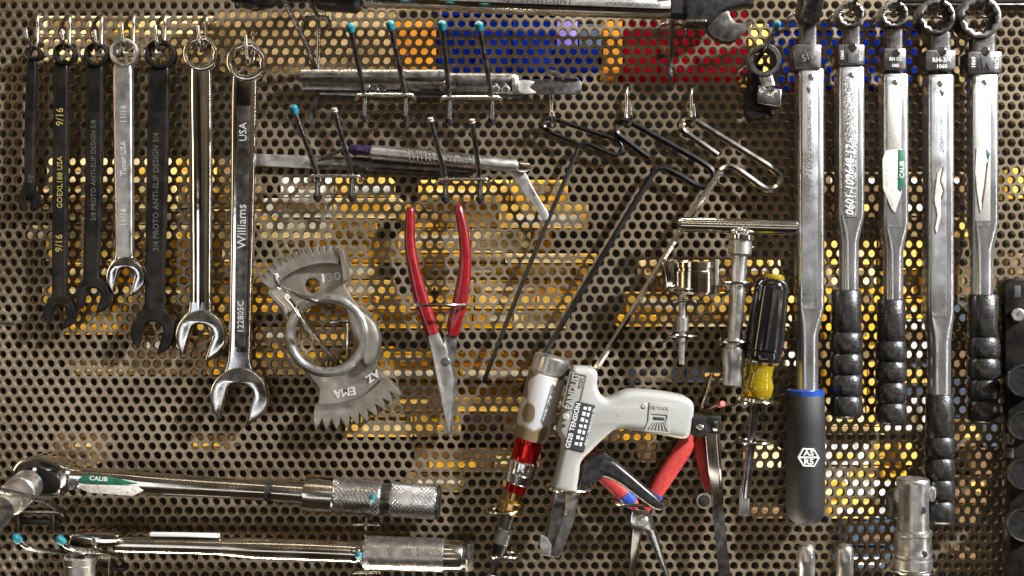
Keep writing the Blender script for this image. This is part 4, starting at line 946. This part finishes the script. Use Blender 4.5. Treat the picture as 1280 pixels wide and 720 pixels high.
# 2: engraved panel
t, b, df = click_wrench("torque wrench with dark engraved panel and handwritten serial number", (1045.5, 1077.5), 86, 268, (1049.5, 1072.5), 364, (1048, 55, 1081, 82), (1055, 32, 1074, 56), "silver_tube", (1038.5, 1077, 362, 523, "ribbed"))
ring_head(t, 1064, 17, 17, 12.5, 30, "gun_metal")
pn = plate("engraved_panel", [[(1055, 96), (1071, 96), (1070, 271), (1055, 271)]], df - .4, df + .5, "engraved_panel", t, .2)
text("lettering", "0601-109648-12", 1062.5, 225, df + .7, 14.5, 90, "white_ink", pn, .3, .92, .12, .2)
for k, w_ in enumerate(("1060", "", "RICH")):
    if w_: text("lettering", w_, (1053, 0, 1076)[k], 69, 46.3, 6, 90, "pale_stamp", b, .5, 1, .1)
plate("block_notch", [[(1060, 66), (1068, 66), (1068, 79), (1060, 79)]], 45.6, 46.6, "ink", b, .2)
lathe("block_pin", (1066, 59, 44), (1066, 59, 48), [(0, 5), (.8, 5), (1, 4)], "dark_steel", b, 18)
# 3: green and white sticker
t, b, df = click_wrench("torque wrench wearing a white and green pointed sticker", (1101, 1132), 95, 281, (1105, 1128), 376, (1105, 60, 1133, 88), (1106, 38, 1127, 61), "silver_tube", (1095.5, 1132, 374, 531, "ribbed"))
ring_head(t, 1119, 17, 17, 12.5, 30, "gun_metal")
plate("engraved_panel", [[(1110, 106), (1124, 106), (1124, 190), (1110, 190)]], df - .4, df + .4, "worn_panel", t, .2)
sk = plate("sticker", [[(1107, 188), (1128, 186), (1127, 240), (1119, 266), (1115, 262), (1104, 236), (1103, 200)]], df - .6, df + 1.4, "label_white", t, .3)
plate("green_band", [[(1123, 187), (1132, 188), (1131, 226), (1126, 240), (1122.5, 236)]], df + .8, df + 2, "label_green", sk, .3)
text("lettering", "CALIB", 1127.6, 212, df + 2.1, 8, 90, "white_ink", sk, .3, 1, .1)
text("lettering", "RH 1/2", 1119, 74, 46.3, 6.5, 0, "pale_stamp", b, .5, .8, .1); text("lettering", "1060", 1119, 82, 46.3, 6, 0, "pale_stamp", b, .5, .8, .1)
lathe("block_pin", (1120, 66, 44), (1120, 66, 48), [(0, 4.6), (.8, 4.6), (1, 3.6)], "dark_steel", b, 18)
# 4: longest tube, torn sticker
t, b, df = click_wrench("longest torque wrench with a torn sticker remnant and low black grip", (1156.5, 1188.5), 96, 393, (1160, 1187.5), 494, (1157, 62, 1195, 88), (1161, 42, 1187, 64), "silver_tube", (1156.5, 1192, 492, 654, "ribbed"))
ring_head(t, 1172, 20, 23, 17, 30, "dark_steel")
text("lettering", "STURTEVANT RICHMONT", 1177, 158, df + .1, 7.4, -90, "ink", t, .3, .74, 0, .2)
plate("torn_sticker", [[(1178, 208), (1176, 222), (1180, 236), (1178, 244), (1176, 252), (1176, 270), (1171, 292), (1169, 286), (1172, 268), (1168, 250), (1170, 232), (1172, 216)]], df - .4, df + 1.2, "label_white", t, .2)
plate("sticker_edge", [[(1180, 208), (1177, 226), (1181, 238), (1178, 250), (1176, 248), (1179, 238), (1175, 226), (1178, 209)]], df + .9, df + 1.6, "bin_brown", t, .2)
plate("brand_mark", [[(1175, 112), (1181, 115), (1179, 121), (1176, 118)]], df, df + .4, "ink", t, .1)
text("lettering", "RH-3/4", 1177, 75, 46.3, 8, 2, "pale_stamp", b, .5, 1, .12); text("lettering", "1060", 1177, 83, 46.3, 7, 2, "pale_stamp", b, .5, 1, .1)
lathe("block_pin", (1178, 64, 44), (1178, 64, 48), [(0, 5), (.8, 5), (1, 4)], "dark_steel", b, 18)
text("lettering", "100 LB IN", 1171, 450, 30 + 12.8, 5, -90, "etched", t, .3)
# 5: largest ring
t, b, df = click_wrench("torque wrench with the largest ring head, rightmost of the five", (1212, 1243.5), 95, 280, (1213.5, 1240.5), 370, (1210, 64, 1253, 92), (1213, 44, 1243, 66), "silver_tube", (1209.5, 1248, 368, 529, "ribbed"))
ring_head(t, 1226, 21, 27, 19.5, 30, "dark_steel")
plate("engraved_panel", [[(1219, 104), (1238, 104), (1238, 276), (1219, 276)]], df - .4, df + .4, "worn_panel", t, .2)
sk = plate("sticker", [[(1221, 185), (1235, 186), (1236, 196), (1230, 240), (1226, 265), (1224, 258), (1221, 236), (1219, 214)]], df - .2, df + 1.6, "label_white", t, .3)
plate("green_band", [[(1233, 186), (1238, 192), (1236, 200), (1234, 196)]], df + 1.2, df + 2.2, "label_green", sk, .3)
plate("torn_edge", [[(1236, 200), (1232, 236), (1228, 262), (1227, 250), (1230, 232), (1233, 204)]], df + 1, df + 1.9, "bin_brown", sk, .3)
plate("block_notch", [[(1226, 72), (1240, 72), (1237, 88), (1233, 78), (1229, 88)]], 45.6, 46.6, "ink", b, .2)
text("lettering", "1060", 1217, 78, 46.3, 7, 90, "pale_stamp", b, .5, 1, .1); text("lettering", "RICH", 1246, 78, 46.3, 7, 90, "pale_stamp", b, .5, 1, .1)
lathe("block_pin", (1232, 64, 44), (1232, 64, 48), [(0, 5), (.8, 5), (1, 4)], "dark_steel", b, 18)
HT = "hooks of the upright torque wrenches"
for x, y, lb in ((1010, 18, "wire hook behind the drive socket of the smooth-grip torque wrench"), (1063, 17, "wire hook through the smaller left ring head of the torque wrenches"),
                 (1118, 17, "wire hook through the ring head above the green stickered torque wrench"), (1170, 21, "wire hook through the ring head of the longest torque wrench"), (1226, 21, "wire hook through the largest ring head")):
    t = Thing("peg_hook", lb, "hook", (x, y, 0), HT)
    tube("crossbar", [(x - 26, y + 11, -4), (x - 25, y + 5, 5), (x - 18, y, 10), (x, y, 11), (x + 9, y + 1, 10), (x + 13, y + 6, 4), (x + 12, y + 10, -3)], 2.4, "nickel", t, 10, 4)
    prong(t, [(x - 4, y + 1, 11), (x, y - 4, 24), (x + 8, y - 20, 60), (x + 16, y - 40, 92)], 2.6)

# ------------------------------------------------------------------ crowfoot head on its own hook
t = Thing("crowfoot_head", "dark crowfoot ring head with a stamped steel tab on a blue-tipped hook", "wrench head", (955, 75, 20))
lathe("ring", (952, 78, 14), (956, 75, 48), [(0, 12), (0, 19), (.1, 20), (.9, 20), (1, 18.5), (1, 14.5), (.95, 13.5), (0.05, 13)], "gun_metal", t, 36, hollow=True)
bar("arm", [(944, 84, 26, 9, 10), (942, 110, 26, 8, 10), (942, 140, 24, 9, 10)], "black_oxide", t)
bar("neck", [(955, 92, 34, 9, 8), (960, 110, 36, 9, 8)], "gun_metal", t)
tb = plate("tab", [[(948, 107), (954, 107), (957, 110), (962, 113), (966, 109), (977, 112), (976, 134), (947, 129)], circ(963, 112, 3, 12)], 36, 44, "polished", t, 1)
text("lettering", "RH-6/10", 962, 120, 44.2, 6, -6, "ink", tb, .3, .95, .1); text("lettering", "1060", 962, 126, 44.2, 5.5, -6, "ink", tb, .3, 1, .1)
plate("jaw", [[(934, 120), (946, 130), (974, 136), (972, 142), (958, 146), (940, 150), (933, 142)]], 14, 36, "black_oxide", t, 2)
lathe("spring_pin", (966, 139, 34), (966, 139, 40), [(0, 3.6), (.6, 3.6), (1, 2.4)], "chrome", t, 14)
lathe("spring_pin", (958, 145, 30), (958, 145, 37), [(0, 3), (.6, 3), (1, 2)], "chrome", t, 14)
t = Thing("peg_hook", "wire hook with a blue tip carrying the crowfoot head", "hook", (926, 88, 0))
tube("crossbar", [(918, 92, -4), (924, 90, 6), (934, 82, 9), (946, 78, 10)], 2.3, "nickel", t, 10, 3)
prong(t, [(944, 80, 10), (952, 68, 34), (962, 50, 62), (973, 28, 88)], 2.4, "blue")

# ------------------------------------------------------------------ sockets and rods at the bottom right
t = Thing("grey_socket", "satin grey ball-lock socket standing in a wire ring at bottom right", "socket", (1142, 715, 30))
lathe("body", (1141, 598, 44), (1141, 662, 44), [(0, 15), (0, 18), (.03, 19.2), (.1, 19.2), (.3, 18), (.9, 18.5), (1, 19)], "satin", t, 44)
lathe("base", (1141, 661, 44), (1141, 712, 44), [(0, 19), (.04, 22), (.12, 22.4), (.14, 21), (.5, 21), (.56, 22.6), (.62, 22.6), (.64, 21.4), (.7, 21.4), (.72, 22.6), (.94, 22.6), (1, 20)], "satin", t, 44)
for x_, dd in ((1124, 40), (1166, 44)):
    plate("ear", [[(x_ - 5 + 10 * (math.cos(R(a)) * .5 + .5), 618 + 10 * math.sin(R(a))) for a in range(0, 360, 20)]], dd, dd + 8, "satin", t, 2)
lathe("side_hole", (1153, 638, 55), (1153, 638, 62.2), [(0, 4.4), (1, 4.4)], "ink", t, 18)
lathe("side_hole", (1155, 693, 58), (1155, 693, 66), [(0, 4), (1, 4)], "ink", t, 18)
plate("spring_clip", [[(1110, 618), (1121, 612), (1122, 640), (1119, 652), (1112, 650), (1112, 634)]], 22, 36, "dark_steel", t, 2)
ring_holder("flat wire ring under the grey ball-lock socket", 1142, 712, 40, 25, 2.0, "wire")
for x, lb in ((1008, "round-nosed steel rod at the bottom edge, left of two"), (1056, "round-nosed steel rod at the bottom edge, nearer the grey socket")):
    t = Thing("steel_rod", lb, "rod", (x, 730, 20), "round-nosed steel rods")
    lathe("shaft", (x, 692, 40), (x, 740, 40), [(0, 10), (.05, 10.4), (.3, 10.4), (.32, 10), (1, 10)], "satin", t, 32)
    lathe("nose", (x, 679.5, 40), (x, 693, 40), [(0, 2), (.06, 5.5), (.22, 8.4), (.45, 10), (1, 10.4)], "satin", t, 32)

# ------------------------------------------------------------------ dark gauge at the right edge
t = Thing("slotted_fixture", "dark steel slotted fixture with round black knobs cut by the right edge", "fixture", (1270, 720, 10))
plate("plate", [arc(1268, 360, 12, 180, 270, 6) + [(1300, 348), (1300, 470), (1257, 470)]], 12, 40, "black_oxide", t, 3)
plate("lower_plate", [[(1258, 468), (1300, 468), (1300, 740), (1262, 740), (1262, 560)]], 10, 32, "black_oxide", t, 2)
plate("slot", [rect(1268, 357, 1276, 372)], 39.4, 40.6, "ink", t, .2)
sc_ = lathe("screw", (1273, 393, 38), (1273, 394, 56), [(0, 8), (.9, 8), (1, 6.5)], "satin", t, 24)
text("screw_cross", "+", 1274, 394, 56.2, 16, 20, "ink", sc_, .3)
for y, rr in ((475, 20), (531, 18), (592, 19), (655, 20)):
    k = lathe("knob", (1279, y, 30), (1281, y + 1, 76), [(0, rr * .9), (.1, rr), (.9, rr), (1, rr * .85)], "black_plastic", t, 36)
    ring = lathe("knob_rim", (1281, y + 1, 75), (1281, y + 1, 77.5), [(0, rr * .88), (0, rr * .97), (1, rr * .92), (1, rr * .86)], "dark_steel", k, 36, hollow=True)
for y in (548, 566): plate("tab", [rect(1258, y - 7, 1268, y + 7, 1)], 30, 38, "dark_steel", t, 1)
plate("tab", [rect(1257, 650, 1264, 672, 1)], 30, 36, "dark_steel", t, 1)
t = Thing("dark_rail", "dark rail along the top edge above the right torque wrenches", "rail", (1200, 0, 0))
bar("rail_bar", [(1128, 1, 6, 4, 5), (1320, 2, 6, 4, 5)], "black_oxide", t)
plate("rail_lip", [rect(1128, 4.5, 1320, 6)], 2, 12, "gun_metal", t, .4)
